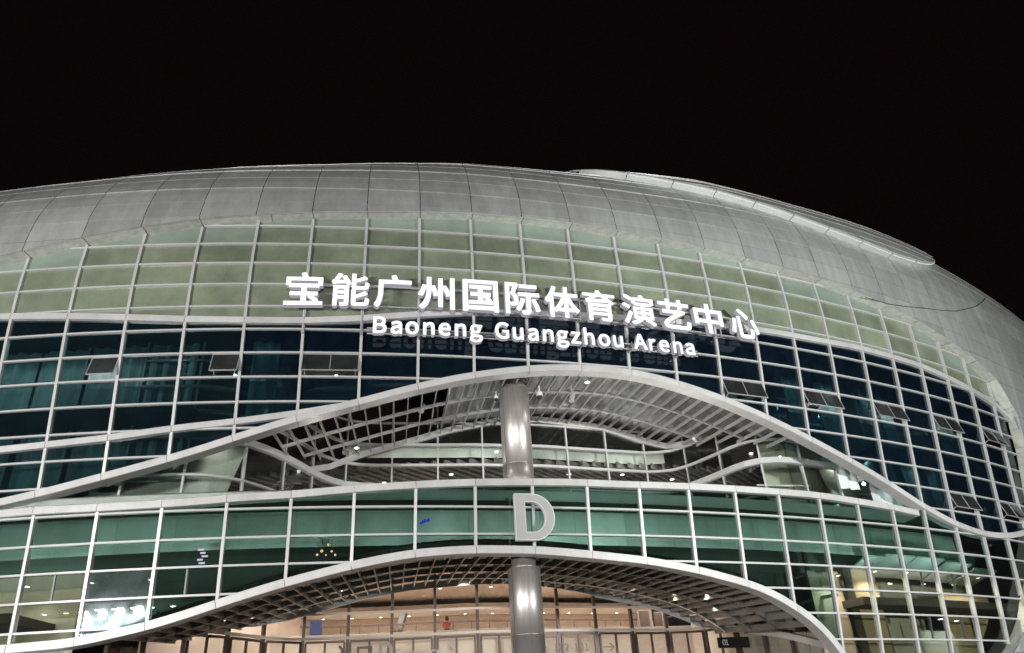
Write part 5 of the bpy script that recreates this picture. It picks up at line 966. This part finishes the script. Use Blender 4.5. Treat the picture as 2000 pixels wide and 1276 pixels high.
# a lit blue screen and a violet screen seen in the green panes
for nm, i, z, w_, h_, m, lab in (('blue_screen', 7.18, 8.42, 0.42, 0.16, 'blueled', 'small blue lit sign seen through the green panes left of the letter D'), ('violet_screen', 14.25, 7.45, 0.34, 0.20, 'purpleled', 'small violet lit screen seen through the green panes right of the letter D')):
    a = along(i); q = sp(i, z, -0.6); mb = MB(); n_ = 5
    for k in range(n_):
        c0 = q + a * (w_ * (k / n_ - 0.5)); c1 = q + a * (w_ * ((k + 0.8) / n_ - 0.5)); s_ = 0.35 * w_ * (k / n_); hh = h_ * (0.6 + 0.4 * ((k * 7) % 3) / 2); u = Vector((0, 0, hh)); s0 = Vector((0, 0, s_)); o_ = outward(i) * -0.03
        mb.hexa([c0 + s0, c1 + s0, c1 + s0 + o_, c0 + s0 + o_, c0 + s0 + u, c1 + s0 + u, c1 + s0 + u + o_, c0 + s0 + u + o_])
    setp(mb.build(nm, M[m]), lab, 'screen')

for k, (i, z, r_) in enumerate(((5.60, 7.66, .05), (5.50, 7.42, .06), (5.66, 7.40, .045), (5.43, 7.28, .05), (5.57, 7.26, .035), (5.72, 7.26, .045))):  # glowing globes stand in for plaza lamps reflected in the glass
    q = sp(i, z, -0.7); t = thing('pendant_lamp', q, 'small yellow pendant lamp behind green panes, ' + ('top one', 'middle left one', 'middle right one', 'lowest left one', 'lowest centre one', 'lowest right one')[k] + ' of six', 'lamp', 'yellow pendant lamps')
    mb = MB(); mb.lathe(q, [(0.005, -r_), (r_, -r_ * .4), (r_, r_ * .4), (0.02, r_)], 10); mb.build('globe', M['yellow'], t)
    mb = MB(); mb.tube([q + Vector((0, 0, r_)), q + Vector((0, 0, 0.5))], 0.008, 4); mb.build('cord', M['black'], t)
t = thing('lit_panel', sp(3.64, 7.5, -0.7), 'cool white lit notice panel with dark bars behind the green panes at left', 'panel')  # glowing bars added in place of a reflected plaza light
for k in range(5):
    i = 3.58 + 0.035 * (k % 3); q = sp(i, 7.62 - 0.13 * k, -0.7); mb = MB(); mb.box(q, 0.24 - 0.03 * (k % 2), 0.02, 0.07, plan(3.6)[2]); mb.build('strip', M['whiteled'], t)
# gallery furniture, banner and the visitor
pb = Vector((-12.35, 46.0, 0)); mb = MB(); mb.box((-12.35, 46.4, 6.45), 0.66, 0.08, 1.25, 0.1)
setp(mb.build('roll_banner', M['bluebanner']), 'dark blue standing banner behind the entrance glass at left', 'banner')
for x, y, lab, w_, h_ in ((9.0, 56.6, 'brown cabinet against the gallery wall at right', 0.7, 1.0), (8.0, 56.3, 'brown open door panel beside the gallery cabinet', 0.9, 1.15)):
    mb = MB(); mb.box((x, y, 6.5 + h_ / 2 + .35), w_, 0.4, h_, 0.2); 
    t = thing('cabinet', Vector((x, y, 6.5)), lab, 'cabinet'); mb.build('body', M['slat'], t)
    mb = MB(); mb.box((x - 0.05, y - 0.22, 6.5 + h_ / 2 + .35), w_ * 0.8, 0.03, h_ * 0.85, 0.2); mb.build('door', M['brown'], t)
mch = thing('massage_chair', Vector((-9.0, 53.0, 6.5)), 'grey high backed chair on the gallery left of the person', 'chair')
mb = MB(); mb.hexa([(-9.3, 52.6, 6.5), (-8.5, 52.6, 6.5), (-8.5, 53.4, 6.5), (-9.3, 53.4, 6.5), (-9.15, 52.6, 7.1), (-8.5, 52.6, 7.1), (-8.5, 53.4, 7.1), (-9.15, 53.4, 7.1)]); mb.build('seat', M['sash'], mch)
mb = MB(); mb.hexa([(-8.8, 52.6, 7.1), (-8.45, 52.6, 7.1), (-8.45, 53.4, 7.1), (-8.8, 53.4, 7.1), (-8.45, 52.7, 8.3), (-8.1, 52.7, 8.3), (-8.1, 53.3, 8.3), (-8.45, 53.3, 8.3)]); mb.build('backrest', M['sash'], mch)

def person(loc, rz):
    t = thing('person', Vector(loc), 'person with dark tied hair in a red top leaning on the gallery rail', 'person')
    # skeleton for a skinned body, standing with the forearms on the rail
    J = {'pel': ((0, 0, 0.92), 0.15), 'waist': ((0, 0, 1.06), 0.125), 'chest': ((0, -0.03, 1.27), 0.145), 'neckb': ((0, -0.04, 1.42), 0.075), 'neck': ((0, -0.05, 1.48), 0.055), 'head': ((0, -0.07, 1.58), 0.085), 'crown': ((0, -0.06, 1.67), 0.075),
         'hl': ((-0.09, 0, 0.86), 0.10), 'kl': ((-0.10, -0.02, 0.48), 0.065), 'al': ((-0.10, 0.02, 0.09), 0.045), 'fl': ((-0.10, -0.14, 0.04), 0.035),
         'hr': ((0.09, 0, 0.86), 0.10), 'kr': ((0.10, -0.02, 0.48), 0.065), 'ar': ((0.10, 0.02, 0.09), 0.045), 'fr': ((0.10, -0.14, 0.04), 0.035),
         'sl': ((-0.17, -0.03, 1.36), 0.06), 'el': ((-0.24, -0.10, 1.12), 0.042), 'wl': ((-0.10, -0.30, 1.05), 0.03), 'ml': ((-0.03, -0.36, 1.05), 0.03),
         'sr': ((0.17, -0.03, 1.36), 0.06), 'er': ((0.24, -0.10, 1.12), 0.042), 'wr': ((0.10, -0.30, 1.05), 0.03), 'mr': ((0.03, -0.36, 1.06), 0.03)}
    E = [('pel', 'waist'), ('waist', 'chest'), ('chest', 'neckb'), ('neckb', 'neck'), ('neck', 'head'), ('head', 'crown'), ('pel', 'hl'), ('hl', 'kl'), ('kl', 'al'), ('al', 'fl'), ('pel', 'hr'), ('hr', 'kr'), ('kr', 'ar'), ('ar', 'fr'), ('chest', 'sl'), ('sl', 'el'), ('el', 'wl'), ('wl', 'ml'), ('chest', 'sr'), ('sr', 'er'), ('er', 'wr'), ('wr', 'mr')]
    names = list(J); me = bpy.data.meshes.new('body'); me.from_pydata([J[k][0] for k in names], [(names.index(a), names.index(b)) for a, b in E], [])
    o = bpy.data.objects.new('body', me); COL.objects.link(o)
    md = o.modifiers.new('skin', 'SKIN'); 
    for k, nme in enumerate(names): me.skin_vertices[0].data[k].radius = (J[nme][1], J[nme][1])
    me.skin_vertices[0].data[0].use_root = True
    o.modifiers.new('sub', 'SUBSURF').levels = 2
    bpy.context.view_layer.update(); full = bpy.data.meshes.new_from_object(o.evaluated_get(bpy.context.evaluated_depsgraph_get()))
    bpy.data.objects.remove(o)
    for m in (M['skin'], M['red'], M['trousers']): full.materials.append(m)
    for p in full.polygons:
        z = p.center.z; y = p.center.y
        p.material_index = 2 if z < 0.98 and not y < -0.2 else (1 if z < 1.43 and not (y < -0.16) else 0)
        p.use_smooth = True
    b = bpy.data.objects.new('body', full); COL.objects.link(b); b.parent = t
    mb = MB(); prof = [(0.01, 1.70), (0.07, 1.69), (0.105, 1.63), (0.11, 1.56), (0.10, 1.50), (0.06, 1.46)]
    mb.lathe((0, -0.04, 0), prof, 14); mb.tube([Vector((0.02, 0.06, 1.6)), Vector((0.05, 0.14, 1.5)), Vector((0.06, 0.13, 1.34))], [0.05, 0.045, 0.015], 8)
    h = MB(); h.v = mb.v; h.f = mb.f; h.m = mb.m
    me2 = bpy.data.meshes.new('hair'); me2.from_pydata(h.v, [], h.f); me2.materials.append(M['hair']); ho = bpy.data.objects.new('hair', me2); COL.objects.link(ho); ho.parent = t
    t.rotation_euler = (0, 0, rz)
person((-4.80, 46.62, 5.25), 0.10)
number_lights()
print('objects', len(bpy.data.objects))
